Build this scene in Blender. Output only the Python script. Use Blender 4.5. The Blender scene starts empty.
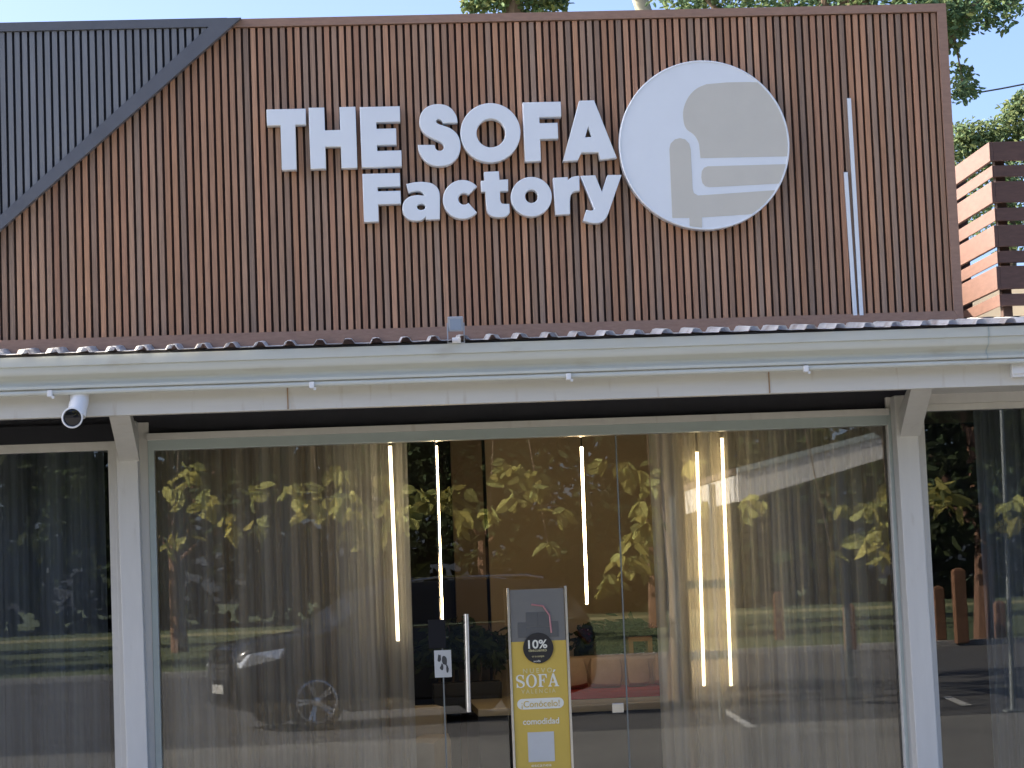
import bpy, bmesh, math, random
from mathutils import Vector, Matrix
random.seed(11)
S = bpy.context.scene
COL = S.collection
R = math.radians
PI = math.pi

# ------------------------------------------------------------------ camera
F = 2300.0
CAM = Vector((0.0, -12.1, 1.6))
YAW, PIT, ROL = 0.06859, 0.08833, -0.03906
def _axes():
    sy, cy, sp, cp = math.sin(YAW), math.cos(YAW), math.sin(PIT), math.cos(PIT)
    f = Vector((sy*cp, cy*cp, sp)); r = Vector((cy, -sy, 0)); u = r.cross(f)
    c, s = math.cos(ROL), math.sin(ROL)
    return c*r + s*u, -s*r + c*u, f
RT, UP, FW = _axes()
def at(px, py, Y):
    """the point of the plane y = Y that a pixel of the photograph looks at"""
    d = FW + RT*((px-512)/F) - UP*((py-384)/F)
    return CAM + d*((Y-CAM.y)/d.y)
def mir(px, py, Y):
    """same for something seen in the glass: the plane stands Y in front of the shop"""
    p = at(px, py, Y)
    return Vector((p.x, -p.y, p.z))
cam = bpy.data.cameras.new('camera')
cam.sensor_width = 36.0; cam.lens = F/1024*36; cam.clip_start = 0.1; cam.clip_end = 3000
co = bpy.data.objects.new('camera', cam); COL.objects.link(co)
co.matrix_world = Matrix(((RT.x, UP.x, -FW.x, CAM.x), (RT.y, UP.y, -FW.y, CAM.y), (RT.z, UP.z, -FW.z, CAM.z), (0, 0, 0, 1)))
S.camera = co

# ------------------------------------------------------------------ light
SUN_EL, SUN_LEFT = R(33.0), R(80.0)          # from the left, just behind the shop front
ts = Vector((-math.sin(SUN_LEFT)*math.cos(SUN_EL), math.cos(SUN_LEFT)*math.cos(SUN_EL), math.sin(SUN_EL)))
W = bpy.data.worlds.new('World'); S.world = W; W.use_nodes = True
nt = W.node_tree; bg = nt.nodes['Background']
sky = nt.nodes.new('ShaderNodeTexSky'); sky.sky_type = 'NISHITA'; sky.sun_disc = False
sky.sun_elevation = SUN_EL; sky.sun_rotation = -SUN_LEFT
sky.air_density = 0.5; sky.dust_density = 3.5; sky.ozone_density = 3.5
nt.links.new(sky.outputs[0], bg.inputs[0]); bg.inputs[1].default_value = 0.10
sl = bpy.data.lights.new('sun', 'SUN'); sl.energy = 4.4; sl.angle = R(0.5); sl.color = (1.0, 0.90, 0.74)
so = bpy.data.objects.new('sun', sl); COL.objects.link(so)
so.rotation_euler = ts.to_track_quat('Z', 'Y').to_euler()
S.view_settings.view_transform = 'Standard'; S.view_settings.look = 'None'
S.view_settings.exposure = 2.25; S.view_settings.gamma = 1
S.cycles.max_bounces = 10; S.cycles.transparent_max_bounces = 24; S.cycles.use_denoising = True
S.cycles.caustics_reflective = False; S.cycles.caustics_refractive = False

# ------------------------------------------------------------------ materials
MATS = {}
def mat(name, col, rough=0.6, metal=0.0, var=0.0, scale=8.0, bump=0.0, bscale=60.0, stretch=(1, 1, 1), spec=0.5, attr=None, dirt=None):
    m = bpy.data.materials.new(name); m.use_nodes = True
    n = m.node_tree.nodes; L = m.node_tree.links; b = n['Principled BSDF']
    b.inputs['Roughness'].default_value = rough; b.inputs['Metallic'].default_value = metal
    b.inputs['Specular IOR Level'].default_value = spec
    b.inputs['Base Color'].default_value = (*col, 1)
    tc = n.new('ShaderNodeTexCoord'); mp = n.new('ShaderNodeMapping'); mp.inputs['Scale'].default_value = stretch
    L.new(tc.outputs['Object'], mp.inputs[0])
    src = None
    if attr:
        a = n.new('ShaderNodeAttribute'); a.attribute_name = attr; src = a.outputs['Color']
    if var > 0:
        t = n.new('ShaderNodeTexNoise'); t.inputs['Scale'].default_value = scale; t.inputs['Detail'].default_value = 6
        t.inputs['Roughness'].default_value = 0.65
        L.new(mp.outputs[0], t.inputs['Vector'])
        r = n.new('ShaderNodeMapRange'); r.inputs['From Min'].default_value = 0.25; r.inputs['From Max'].default_value = 0.75
        r.inputs['To Min'].default_value = 1-var; r.inputs['To Max'].default_value = 1+var
        L.new(t.outputs['Fac'], r.inputs['Value'])
        x = n.new('ShaderNodeMixRGB'); x.blend_type = 'MULTIPLY'; x.inputs[0].default_value = 1
        if src: L.new(src, x.inputs[1])
        else: x.inputs[1].default_value = (*col, 1)
        L.new(r.outputs[0], x.inputs[2]); src = x.outputs[0]
    if dirt:
        dc, dscale, lo, hi, dst = dirt
        mp2 = n.new('ShaderNodeMapping'); mp2.inputs['Scale'].default_value = dst
        L.new(tc.outputs['Object'], mp2.inputs[0])
        t = n.new('ShaderNodeTexNoise'); t.inputs['Scale'].default_value = dscale; t.inputs['Detail'].default_value = 8
        L.new(mp2.outputs[0], t.inputs['Vector'])
        r = n.new('ShaderNodeMapRange'); r.inputs['From Min'].default_value = lo; r.inputs['From Max'].default_value = hi
        L.new(t.outputs['Fac'], r.inputs['Value'])
        x = n.new('ShaderNodeMixRGB'); L.new(r.outputs[0], x.inputs[0])
        if src: L.new(src, x.inputs[1])
        else: x.inputs[1].default_value = (*col, 1)
        x.inputs[2].default_value = (*dc, 1); src = x.outputs[0]
    if src: L.new(src, b.inputs['Base Color'])
    if bump > 0:
        t = n.new('ShaderNodeTexNoise'); t.inputs['Scale'].default_value = bscale; t.inputs['Detail'].default_value = 5
        L.new(mp.outputs[0], t.inputs['Vector'])
        bp = n.new('ShaderNodeBump'); bp.inputs['Strength'].default_value = bump; bp.inputs['Distance'].default_value = 0.01
        L.new(t.outputs['Fac'], bp.inputs['Height']); L.new(bp.outputs[0], b.inputs['Normal'])
    MATS[name] = m
    return m
def leafmat(name, col, trans=0.35, var=0.35):
    m = bpy.data.materials.new(name); m.use_nodes = True
    n = m.node_tree.nodes; L = m.node_tree.links; n.remove(n['Principled BSDF'])
    a = n.new('ShaderNodeAttribute'); a.attribute_name = 'tint'
    x = n.new('ShaderNodeMixRGB'); x.blend_type = 'MULTIPLY'; x.inputs[0].default_value = 1
    x.inputs[1].default_value = (*col, 1); L.new(a.outputs['Color'], x.inputs[2])
    d = n.new('ShaderNodeBsdfPrincipled'); d.inputs['Roughness'].default_value = 0.75; d.inputs['Specular IOR Level'].default_value = .12; L.new(x.outputs[0], d.inputs['Base Color'])
    t = n.new('ShaderNodeBsdfTranslucent'); L.new(x.outputs[0], t.inputs[0])
    s = n.new('ShaderNodeMixShader'); s.inputs[0].default_value = trans
    L.new(d.outputs[0], s.inputs[1]); L.new(t.outputs[0], s.inputs[2]); L.new(s.outputs[0], n['Material Output'].inputs[0])
    MATS[name] = m; return m
def glassmat(name, tint, ior, rough=0.0):
    m = bpy.data.materials.new(name); m.use_nodes = True
    n = m.node_tree.nodes; L = m.node_tree.links; n.remove(n['Principled BSDF'])
    f = n.new('ShaderNodeFresnel'); f.inputs[0].default_value = ior
    t = n.new('ShaderNodeBsdfTransparent'); t.inputs[0].default_value = (*tint, 1)
    g = n.new('ShaderNodeBsdfGlossy'); g.inputs['Roughness'].default_value = rough
    s = n.new('ShaderNodeMixShader'); L.new(f.outputs[0], s.inputs[0]); L.new(t.outputs[0], s.inputs[1]); L.new(g.outputs[0], s.inputs[2])
    L.new(s.outputs[0], n['Material Output'].inputs[0]); MATS[name] = m; return m
def emit(name, col, st):
    m = bpy.data.materials.new(name); m.use_nodes = True
    n = m.node_tree.nodes; L = m.node_tree.links; n.remove(n['Principled BSDF'])
    e = n.new('ShaderNodeEmission'); e.inputs[0].default_value = (*col, 1); e.inputs[1].default_value = st
    L.new(e.outputs[0], n['Material Output'].inputs[0]); MATS[name] = m; return m
def sheer(name, col, transp, transl):
    m = bpy.data.materials.new(name); m.use_nodes = True
    n = m.node_tree.nodes; L = m.node_tree.links; n.remove(n['Principled BSDF'])
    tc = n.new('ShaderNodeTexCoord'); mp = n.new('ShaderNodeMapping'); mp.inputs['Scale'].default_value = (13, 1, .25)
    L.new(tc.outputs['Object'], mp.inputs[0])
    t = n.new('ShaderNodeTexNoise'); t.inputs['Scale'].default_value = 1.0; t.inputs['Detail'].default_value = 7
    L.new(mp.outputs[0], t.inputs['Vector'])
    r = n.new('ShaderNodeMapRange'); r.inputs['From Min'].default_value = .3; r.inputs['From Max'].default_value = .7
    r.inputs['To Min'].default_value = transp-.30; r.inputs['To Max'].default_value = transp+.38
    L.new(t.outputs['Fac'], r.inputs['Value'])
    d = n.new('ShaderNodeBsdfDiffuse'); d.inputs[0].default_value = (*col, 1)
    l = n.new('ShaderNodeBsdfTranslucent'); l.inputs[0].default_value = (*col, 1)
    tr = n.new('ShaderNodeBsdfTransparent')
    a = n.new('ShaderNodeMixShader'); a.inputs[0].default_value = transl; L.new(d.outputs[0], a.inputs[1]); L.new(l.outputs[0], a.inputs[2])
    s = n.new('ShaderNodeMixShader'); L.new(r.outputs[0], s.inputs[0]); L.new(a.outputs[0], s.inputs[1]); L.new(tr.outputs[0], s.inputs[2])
    L.new(s.outputs[0], n['Material Output'].inputs[0]); MATS[name] = m; return m

wpc = mat('wood composite', (.2, .12, .09), .55, var=.32, scale=5, stretch=(26, 26, .9), attr='tint', bump=.15, bscale=90)
wpc_back = mat('groove wood', (.055, .030, .022), .7)
wpc_trim = mat('wood composite trim', (.33, .20, .14), .5, var=.18, scale=9, stretch=(2, 8, 8))
wpc_screen = mat('screen boards', (.115, .062, .047), .55, var=.25, scale=7, stretch=(2, 2, 9), bump=.1)
dark_slat = mat('blue black slat', (.105, .118, .15), .45, var=.12, scale=5, stretch=(20, 20, 1), attr='tint')
dark_back = mat('blue black groove', (.012, .014, .024), .6)
dark_trim = mat('blue black trim', (.125, .13, .145), .42, var=.1, scale=6)
sign_white = mat('sign acrylic', (.81, .85, .88), .32, var=.03, scale=4)
sign_side = mat('sign return', (.70, .70, .69), .4, var=.05, scale=6)
motif_grey = mat('motif grey film', (.63, .60, .52), .35, var=.03)
white_metal = mat('gutter paint', (.56, .575, .52), .38, var=.06, scale=3, stretch=(.6, 3, 6), dirt=((.42, .40, .33), 5, .58, .9, (.8, 2, 2)))
beam_paint = mat('beam paint', (.64, .63, .59), .5, var=.06, scale=3, stretch=(.8, 3, 6), dirt=((.38, .30, .21), 7, .60, .92, (3.0, 2, .5)))
rust = mat('rust stain', (.36, .24, .15), .8, var=.3, scale=20)
post_paint = mat('post paint', (.62, .61, .57), .45, var=.05, scale=4, stretch=(4, 4, .6), dirt=((.42, .38, .31), 6, .62, .9, (3, 3, .6)))
alu = mat('aluminium frame', (.42, .48, .47), .35, metal=.25, var=.06, scale=5)
alu_dark = mat('dark aluminium', (.20, .22, .22), .4, metal=.3)
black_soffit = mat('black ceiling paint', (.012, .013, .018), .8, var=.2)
roof_metal = mat('roof sheet', (.82, .82, .82), .5, metal=.0, var=.15, scale=5, dirt=((.40, .30, .25), 6, .5, .85, (1, 1, 1)))
eaves_shade = mat('painted eaves shade', (.03, .028, .03), .8)  # near-black for the shade under the roof sheet
black_plastic = mat('black plastic', (.012, .012, .014), .7, spec=.2)
grey_plastic = mat('grey plastic', (.33, .36, .40), .4)
white_plastic = mat('white plastic', (.78, .79, .80), .35, var=.03)
lens_glass = mat('lens', (.01, .01, .014), .08)
lamp_glass = mat('floodlight glass', (.25, .32, .42), .1)
steel = mat('brushed steel', (.62, .62, .62), .28, metal=1.0, var=.1, scale=30)
brown_wall = mat('brown wall', (.43, .355, .26), .75, var=.07, scale=2)
brown_panel = mat('brown panel', (.19, .14, .09), .6, var=.06)
dark_wall = mat('dark wall', (.035, .035, .04), .7, var=.15)
floor_tile = mat('shop floor', (.16, .16, .17), .35, var=.1, scale=3)
cream = mat('cream paint', (.62, .55, .42), .6, var=.04)
platform_dark = mat('platform black', (.018, .019, .024), .5, var=.2)
tan_fabric = mat('tan fabric', (.52, .39, .28), .85, var=.1, scale=15, bump=.2, bscale=300)
beige_fabric = mat('beige fabric', (.45, .41, .35), .9, var=.08, scale=15, bump=.2, bscale=300)
grey_fabric = mat('grey fabric', (.30, .30, .31), .9, var=.08, scale=15, bump=.2, bscale=300)
red_fabric = mat('red fabric', (.55, .05, .05), .8, var=.1)
wood_orange = mat('orange wood', (.42, .20, .08), .5, var=.2, scale=4, stretch=(1, 1, 12))
banner_yellow = mat('banner yellow', (.62, .43, .075), .5, var=.04, scale=3)
ink_white = mat('ink white', (.80, .78, .66), .5)
ink_pale = mat('ink pale yellow', (.68, .60, .30), .5)
ink_black = mat('ink black', (.015, .015, .017), .4)
card_white = mat('card white', (.56, .56, .53), .5, var=.05)
photo_grey = mat('photo grey', (.17, .165, .15), .45, var=.08)
photo_sofa = mat('photo sofa grey', (.10, .10, .095), .5, var=.1)
photo_pink = mat('photo pink', (.50, .22, .22), .5)
smudge = mat('black print', (.05, .05, .05), .5)
asphalt = mat('asphalt', (.055, .055, .058), .85, var=.25, scale=1.2, bump=.3, bscale=120, dirt=((.085, .08, .075), .5, .5, .8, (1, 1, 1)))
concrete = mat('concrete', (.28, .27, .25), .85, var=.15, scale=1.5, bump=.2, bscale=80)
yard = mat('yard concrete', (.14, .137, .128), .85, var=.2, scale=1.2, bump=.2, bscale=80, dirt=((.09, .088, .085), .6, .5, .75, (1, 1, 1)))
kerb_conc = mat('kerb concrete', (.32, .31, .29), .85, var=.15, scale=3)
road_paint = mat('road paint', (.40, .40, .39), .7, var=.15, scale=9)
grass = mat('grass', (.042, .062, .02), .95, var=.4, scale=.9, dirt=((.075, .09, .028), .25, .45, .7, (1, 1, 1)), bump=.5, bscale=40)
sun_band = mat('painted sunlit grass', (.19, .18, .08), .95, var=.25, scale=.8)  # sunlight on the far lawn, put into a paler colour
bark = mat('bark', (.12, .085, .06), .9, var=.35, scale=6, stretch=(3, 3, .6), bump=.6, bscale=25)
bark_red = mat('reddish bark', (.15, .08, .05), .9, var=.3, scale=6, stretch=(3, 3, .6), bump=.6, bscale=25)
post_wood = mat('post wood', (.15, .072, .036), .9, var=.4, scale=6, stretch=(3, 3, .8))
pole_conc = mat('pole concrete', (.26, .25, .19), .85, var=.1, scale=4)
wire_black = mat('wire', (.02, .02, .022), .6)
car_paint = mat('car paint', (.018, .019, .021), .16, metal=.2, spec=.6)
car_trim = mat('car black trim', (.012, .012, .013), .5)
car_glass = mat('car glass', (.012, .013, .014), .06, spec=.35)
car_lamp = mat('car headlight', (.72, .75, .78), .08, metal=.6)
tyre_rub = mat('tyre rubber', (.018, .018, .018), .85)
rim_alloy = mat('rim alloy', (.75, .75, .76), .25, metal=.9)
tail_red = mat('tail lamp', (.10, .008, .008), .15)
chrome = mat('chrome', (.75, .75, .76), .08, metal=1.0)
plate_white = mat('plate', (.3, .3, .29), .5)
gazebo_white = mat('pavilion paint', (.72, .70, .66), .5, var=.05, scale=3)
tile_roof = mat('pavilion roof', (.16, .12, .10), .8, var=.2, scale=6)
ivy_leaf = leafmat('dark indoor leaf', (.05, .075, .03), .2)
yellow_leaf = leafmat('sunlit yellow leaf', (.38, .37, .12), .45)
back_leaf = leafmat('green leaf', (.13, .19, .10), .5)
pale_leaf = leafmat('pale green leaf', (.16, .21, .10), .45)
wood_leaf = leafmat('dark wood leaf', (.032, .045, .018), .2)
glass = glassmat('shop glass', (.965, .975, .97), 1.78)
glass_dark = glassmat('tinted shop glass', (.88, .90, .92), 1.72)
acrylic = glassmat('clear acrylic', (.9, .9, .9), 1.3)
tube_on = emit('lit tube', (1.0, .72, .38), 9.0)
tube_soft = emit('softer lit tube', (1.0, .78, .46), 1.5)
tube_mid = emit('middling lit tube', (1.0, .76, .42), 2.2)
sheer_cream = sheer('sheer cream cloth', (.80, .80, .79), .29, .26)
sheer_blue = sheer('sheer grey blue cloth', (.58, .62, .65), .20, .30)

# ------------------------------------------------------------------ object helpers
def prop(o, label=None, cat=None, group=None, kind=None):
    if label: o['label'] = label
    if cat: o['category'] = cat
    if group: o['group'] = group
    if kind: o['kind'] = kind
    return o
def thing(name, loc, label, cat, group=None, rz=0.0):
    o = bpy.data.objects.new(name, None); COL.objects.link(o); o.empty_display_size = .2
    o.location = loc; o.rotation_euler = (0, 0, rz)
    return prop(o, label, cat, group)
def link(name, me, m, parent=None, local=False, smooth=False):
    o = bpy.data.objects.new(name, me); COL.objects.link(o)
    for k in (m if isinstance(m, (list, tuple)) else [m]):
        me.materials.append(k)
    if smooth:
        for p in me.polygons: p.use_smooth = True
    if parent is not None:
        o.parent = parent
        if not local:                       # the mesh is in world coordinates
            q = parent; M = Matrix.Identity(4)
            while q is not None:
                M = q.matrix_basis @ M if q.parent is None else (q.matrix_parent_inverse @ q.matrix_basis) @ M
                q = q.parent
            o.matrix_parent_inverse = M.inverted()
    return o
class MB:
    def __init__(s): s.bm = bmesh.new(); s.t = []
    def box(s, a, b, bev=0.0, M=None, mi=0):
        a, b = Vector(a), Vector(b)
        lo = Vector(map(min, a, b)); hi = Vector(map(max, a, b))
        g = bmesh.ops.create_cube(s.bm, size=1.0)
        T = Matrix.Translation((lo+hi)/2) @ Matrix.Diagonal((*(hi-lo), 1))
        bmesh.ops.transform(s.bm, matrix=(M @ T) if M else T, verts=g['verts'])
        fs = list({f for v in g['verts'] for f in v.link_faces})
        for f in fs: f.material_index = mi
        if bev > 0:
            es = list({e for v in g['verts'] for e in v.link_edges})
            bmesh.ops.bevel(s.bm, geom=es, offset=bev, segments=2, profile=.6, affect='EDGES', clamp_overlap=True)
        return s
    def tube(s, pts, r, seg=8, r2=None, cap=True):
        pts = [Vector(p) for p in pts]; n = len(pts); rings = []
        up = None
        for i, p in enumerate(pts):
            d = (pts[min(i+1, n-1)] - pts[max(i-1, 0)]).normalized()
            if up is None:
                up = Vector((0, 0, 1)) if abs(d.z) < .9 else Vector((1, 0, 0))
            a = d.cross(up).normalized(); b = a.cross(d).normalized(); up = b
            rr = (r[i] if isinstance(r, (list, tuple)) else (r if r2 is None else r+(r2-r)*i/(n-1)))
            rings.append([s.bm.verts.new(p + a*math.cos(2*PI*k/seg)*rr + b*math.sin(2*PI*k/seg)*rr) for k in range(seg)])
        for i in range(n-1):
            for k in range(seg):
                s.bm.faces.new((rings[i][k], rings[i][(k+1) % seg], rings[i+1][(k+1) % seg], rings[i+1][k]))
        if cap:
            s.bm.faces.new(rings[0][::-1]); s.bm.faces.new(rings[-1])
        return s
    def prism(s, poly, vec, mi=0):
        """closed polygon (3D points) swept along vec"""
        vec = Vector(vec); n = len(poly)
        a = [s.bm.verts.new(p) for p in poly]; b = [s.bm.verts.new(Vector(p)+vec) for p in poly]
        fs = [s.bm.faces.new(a[::-1]), s.bm.faces.new(b)]
        for i in range(n): fs.append(s.bm.faces.new((a[i], a[(i+1) % n], b[(i+1) % n], b[i])))
        for f in fs: f.material_index = mi
        return s
    def lathe(s, prof, seg=24, M=None):
        """(radius, z) profile spun round z"""
        rings = []
        for r, z in prof:
            if r < 1e-5: rings.append([s.bm.verts.new((0, 0, z))])
            else: rings.append([s.bm.verts.new((r*math.cos(2*PI*k/seg), r*math.sin(2*PI*k/seg), z)) for k in range(seg)])
        for i in range(len(rings)-1):
            A, B = rings[i], rings[i+1]
            for k in range(seg):
                q = [A[k % len(A)], A[(k+1) % len(A)], B[(k+1) % len(B)], B[k % len(B)]]
                u = []
                for v in q:
                    if v not in u: u.append(v)
                if len(u) > 2: s.bm.faces.new(u)
        if M: bmesh.ops.transform(s.bm, matrix=M, verts=[v for r in rings for v in r])
        return s
    def quad(s, *p, mi=0):
        f = s.bm.faces.new([s.bm.verts.new(q) for q in p]); f.material_index = mi; return s
    def done(s, name, m, parent=None, local=False, smooth=False, recalc=True):
        if recalc: bmesh.ops.recalc_face_normals(s.bm, faces=s.bm.faces)
        me = bpy.data.meshes.new(name); s.bm.to_mesh(me); s.bm.free()
        o = link(name, me, m, parent, local, False)
        if smooth:
            for p in me.polygons: p.use_smooth = True
            try: me.set_sharp_from_angle(angle=R(35))
            except Exception: pass
        return o
def flat_shape(loops, depth, to3d, bev=0.0):
    """2-D closed loops (outer and holes) filled and extruded; to3d maps x, y and height to the world"""
    cu = bpy.data.curves.new('outline', 'CURVE'); cu.dimensions = '2D'; cu.fill_mode = 'BOTH'
    cu.extrude = depth/2; cu.bevel_depth = bev; cu.bevel_resolution = 1
    if bev: cu.offset = -bev
    for lp in loops:
        sp = cu.splines.new('POLY'); sp.points.add(len(lp)-1); sp.use_cyclic_u = True
        for q, (x, y) in zip(sp.points, lp): q.co = (x, y, 0, 1)
    o = bpy.data.objects.new('outline', cu); COL.objects.link(o)
    dg = bpy.context.evaluated_depsgraph_get(); dg.update()
    me = bpy.data.meshes.new_from_object(o.evaluated_get(dg))
    bpy.data.objects.remove(o); bpy.data.curves.remove(cu)
    for v in me.vertices: v.co = to3d(v.co.x, v.co.y, v.co.z)
    me.materials.clear()
    return me
def spline(pts, n=5):
    """closed Catmull-Rom through points; a point with a third item True keeps a sharp corner"""
    P = [(p[0], p[1], len(p) > 2 and p[2]) for p in pts]; N = len(P); out = []
    for i in range(N):
        p0, p1, p2, p3 = P[i-1], P[i], P[(i+1) % N], P[(i+2) % N]
        if p1[2]: p0 = p1
        if p2[2]: p3 = p2
        for k in range(n):
            t = k/n
            if p1[2] and p2[2] and k: break
            f = lambda a, b, c, d: .5*((2*b)+(-a+c)*t+(2*a-5*b+4*c-d)*t*t+(-a+3*b-3*c+d)*t**3)
            out.append((f(p0[0], p1[0], p2[0], p3[0]), f(p0[1], p1[1], p2[1], p3[1])))
    return out
def text_mesh(body, size, depth, to3d, bold=0.0, align='CENTER', width=None):
    cu = bpy.data.curves.new('words', 'FONT'); cu.body = body; cu.size = size; cu.extrude = depth/2; cu.offset = bold
    cu.align_x = align
    o = bpy.data.objects.new('words', cu); COL.objects.link(o)
    dg = bpy.context.evaluated_depsgraph_get(); dg.update()
    me = bpy.data.meshes.new_from_object(o.evaluated_get(dg))
    bpy.data.objects.remove(o); bpy.data.curves.remove(cu)
    xs = [v.co.x for v in me.vertices]; w = (max(xs)-min(xs)) or 1; c = (max(xs)+min(xs))/2
    k = width/w if width else 1
    for v in me.vertices: v.co = to3d((v.co.x-c)*k, v.co.y, v.co.z)
    me.materials.clear()
    return me
def tint(me, per_face):
    a = me.color_attributes.new('tint', 'FLOAT_COLOR', 'CORNER')
    for p in me.polygons:
        c = per_face(p)
        for li in p.loop_indices: a.data[li].color = (*c, 1)

# ================================================================== the ground and the street
def sheet(name, x0, x1, y0, y1, z, m, dz=None):
    b = MB()
    if dz: b.box((x0, y0, z-dz), (x1, y1, z))
    else: b.quad((x0, y0, z), (x1, y0, z), (x1, y1, z), (x0, y1, z))
    return prop(b.done(name, m, recalc=bool(dz)), kind='structure')
sheet('ground', -500, 500, -700, 500, -.03, grass)
sheet('road', -120, 120, -36.5, -13.2, 0.0, asphalt)
sheet('parking_ground', -120, 120, -13.2, -1.9, 0.004, yard)
sheet('pavement', -40, 40, -1.9, -.06, .13, concrete, .14)
sheet('kerb', -120, 120, -36.8, -36.5, .12, kerb_conc, .14)
sheet('lawn', -200, 200, -400, -36.8, .06, grass)
sheet('lawn_sun_band', -160, 160, -96, -88, .066, sun_band)  # paler strip painted as a sunlit band of lawn
b = MB()
for px0, px1, px2, px3, ya, yb in ((718, 726, 757, 748, 710, 727), (942, 950, 972, 962, 697, 705)):
    g = [mir(px0, ya, 1), mir(px1, ya-1, 1), mir(px2, yb, 1), mir(px3, yb+1, 1)]
    v = []
    for q, (px, py) in zip(g, ((px0, ya), (px1, ya-1), (px2, yb), (px3, yb+1))):
        d = FW + RT*((px-512)/F) - UP*((py-384)/F); t = (0.010-CAM.z)/d.z; p = CAM+d*t
        v.append(Vector((p.x, -p.y, 0.010)))
    b.quad(*v)
prop(b.done('road_marking', road_paint, recalc=False), kind='structure')

# ================================================================== the shop building
shop = thing('shop_building', (.8, 2, 0), 'single storey shop with white posts, gutter and wide glass front', 'building')
X0, X1 = -9.0, 7.5
GY, GF = -.985, -1.0
LEAN = .0095
def lean(o, x, z):              # the posts and glazing lean a touch out of plumb
    o.matrix_parent_inverse = o.matrix_parent_inverse @ Matrix.Translation((x, 0, z)) @ Matrix.Rotation(-LEAN, 4, 'Y') @ Matrix.Translation((-x, 0, -z))
    return o
# shell
MB().box((X0, 6.0, 0), (X1, 6.2, 3.9)).done('rear_wall', cream, shop)
MB().box((X0, .02, 0), (X0+.2, 6.0, 3.9)).done('side_wall', cream, shop)
MB().box((X1-.2, .02, 0), (X1, 6.0, 3.9)).done('side_wall', cream, shop)
MB().box((X0+.2, -.06, 0), (X1-.2, 6.0, .15)).done('floor_slab', floor_tile, shop)
MB().box((X0+.2, .14, 2.62), (X1-.2, 6.0, 2.72)).done('ceiling', cream, shop)
MB().prism([(X0, -.35, 3.0), (X0, 3.6, 4.9), (X0, 6.6, 3.7), (X0, 6.6, 3.6), (X0, 3.6, 4.8), (X0, -.35, 2.95)], (2.95-X0, 0, 0)).done('added_shade_roof', roof_metal, shop)  # unseen ridge roof, added behind the sign board to cast shadow
MB().prism([(X0+.001, -.34, 2.9), (X0+.001, 3.6, 4.79), (X0+.001, 6.0, 3.88), (X0+.001, 6.0, 3.2), (X0+.001, -.34, 2.74)], (.18, 0, 0)).done('gable_wall', cream, shop)
MB().box((X0, -.02, at(512, 422.5, -.02).z), (X1, .12, 2.95)).done('lintel', black_soffit, shop)
# porch: beam, soffit, roof sheet, gutter
Zb0 = 2.508
MB().box((X0, -.86, Zb0), (X1, -.80, Zb0+.165), .004).done('beam', beam_paint, shop)
for px in (287.5, 769.5):
    p = at(px, 390, -.86)
    o = MB().box((p.x-.003, -.8635, Zb0+.002), (p.x+.003, -.86, Zb0+.15)).done('beam_joint', rust, shop)
MB().box((X0, -.80, 2.560), (X1, -.12, 2.585)).done('porch_ceiling', black_soffit, shop)
# the grey ceiling of the right-hand bay
pr = at(925, 400, -.5).x
MB().box((pr, -.797, 2.535), (X1, -.125, 2.557)).done('porch_ceiling', post_paint, shop)
# ogee gutter
prof = [(-.86, 2.79), (-.985, 2.79), (-.998, 2.792), (-1.0, 2.785), (-1.0, 2.745), (-.990, 2.741)]
for k in range(7):
    a = k/6*PI/2
    prof.append((-.990+.004*math.sin(a)+.010*(1-math.cos(a)), 2.738-.036*math.sin(a)))
for k in range(1, 8):
    t = k/7
    prof.append((-.980+.048*math.sin(t*PI/2), 2.702-.026*t))
prof += [(-.933, 2.668), (-.955, 2.652), (-.955, 2.640), (-.940, 2.636), (-.86, 2.636)]
g = MB().prism([(X0, y, z) for y, z in prof], (X1-X0, 0, 0)).done('gutter', white_metal, shop, smooth=True)
for px, py in ((989, 335),):
    p = at(px, py, -1.0)
    pr2 = [(y-.003, z) for y, z in prof[1:-1]]
    b = MB()
    b.prism([(p.x-.004, y, z) for y, z in pr2] + [(p.x-.004, y+.002, z) for y, z in pr2[::-1]], (.006, 0, 0))
    b.done('gutter_joint', alu, g)
MB().tube([(X0, -.948, 2.620), (X1, -.948, 2.620)], .0125, 10).done('conduit', white_metal, shop, smooth=True)
for px in (49.6, 311.7, 569, 807):
    p = at(px, 384, -.965)
    MB().box((p.x-.012, -.972, 2.600), (p.x+.012, -.935, 2.632), .004).box((p.x+.008, -.966, 2.592), (p.x+.020, -.95, 2.604)).done('gutter_clip', white_plastic, shop)
# corrugated roof sheet: ribs run back under the sign board
def roof_z(y): return 2.803 + (y+1.03)*.122
xs = []; pitch = .1415; x = X0
while x < X1:
    j = random.uniform(-.004, .004)
    xs += [(x, 0), (x+.030+j, 0), (x+.043+j, .022), (x+.060+j, .025), (x+.077+j, .022), (x+.092+j, 0)]
    x += pitch
bm = bmesh.new(); rows = []
for yy in (-1.035, -.45, -.30):
    rows.append([bm.verts.new((px, yy+(random.uniform(-.010, .010) if yy < -1 else 0), roof_z(yy)+h)) for px, h in xs])
for a, c in zip(rows, rows[1:]):
    for i in range(len(xs)-1): bm.faces.new((a[i], a[i+1], c[i+1], c[i]))
gm = bmesh.ops.solidify(bm, geom=list(bm.faces), thickness=.0015)
me = bpy.data.meshes.new('porch_roof'); bm.to_mesh(me); bm.free()
rf = link('porch_roof', me, roof_metal, shop)
MB().box((X0, -.96, 2.740), (X1, -.93, 2.806)).done('eaves_shade_strip', eaves_shade, rf)  # dark strip painting the shade in the hollow between gutter and roof sheet

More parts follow.
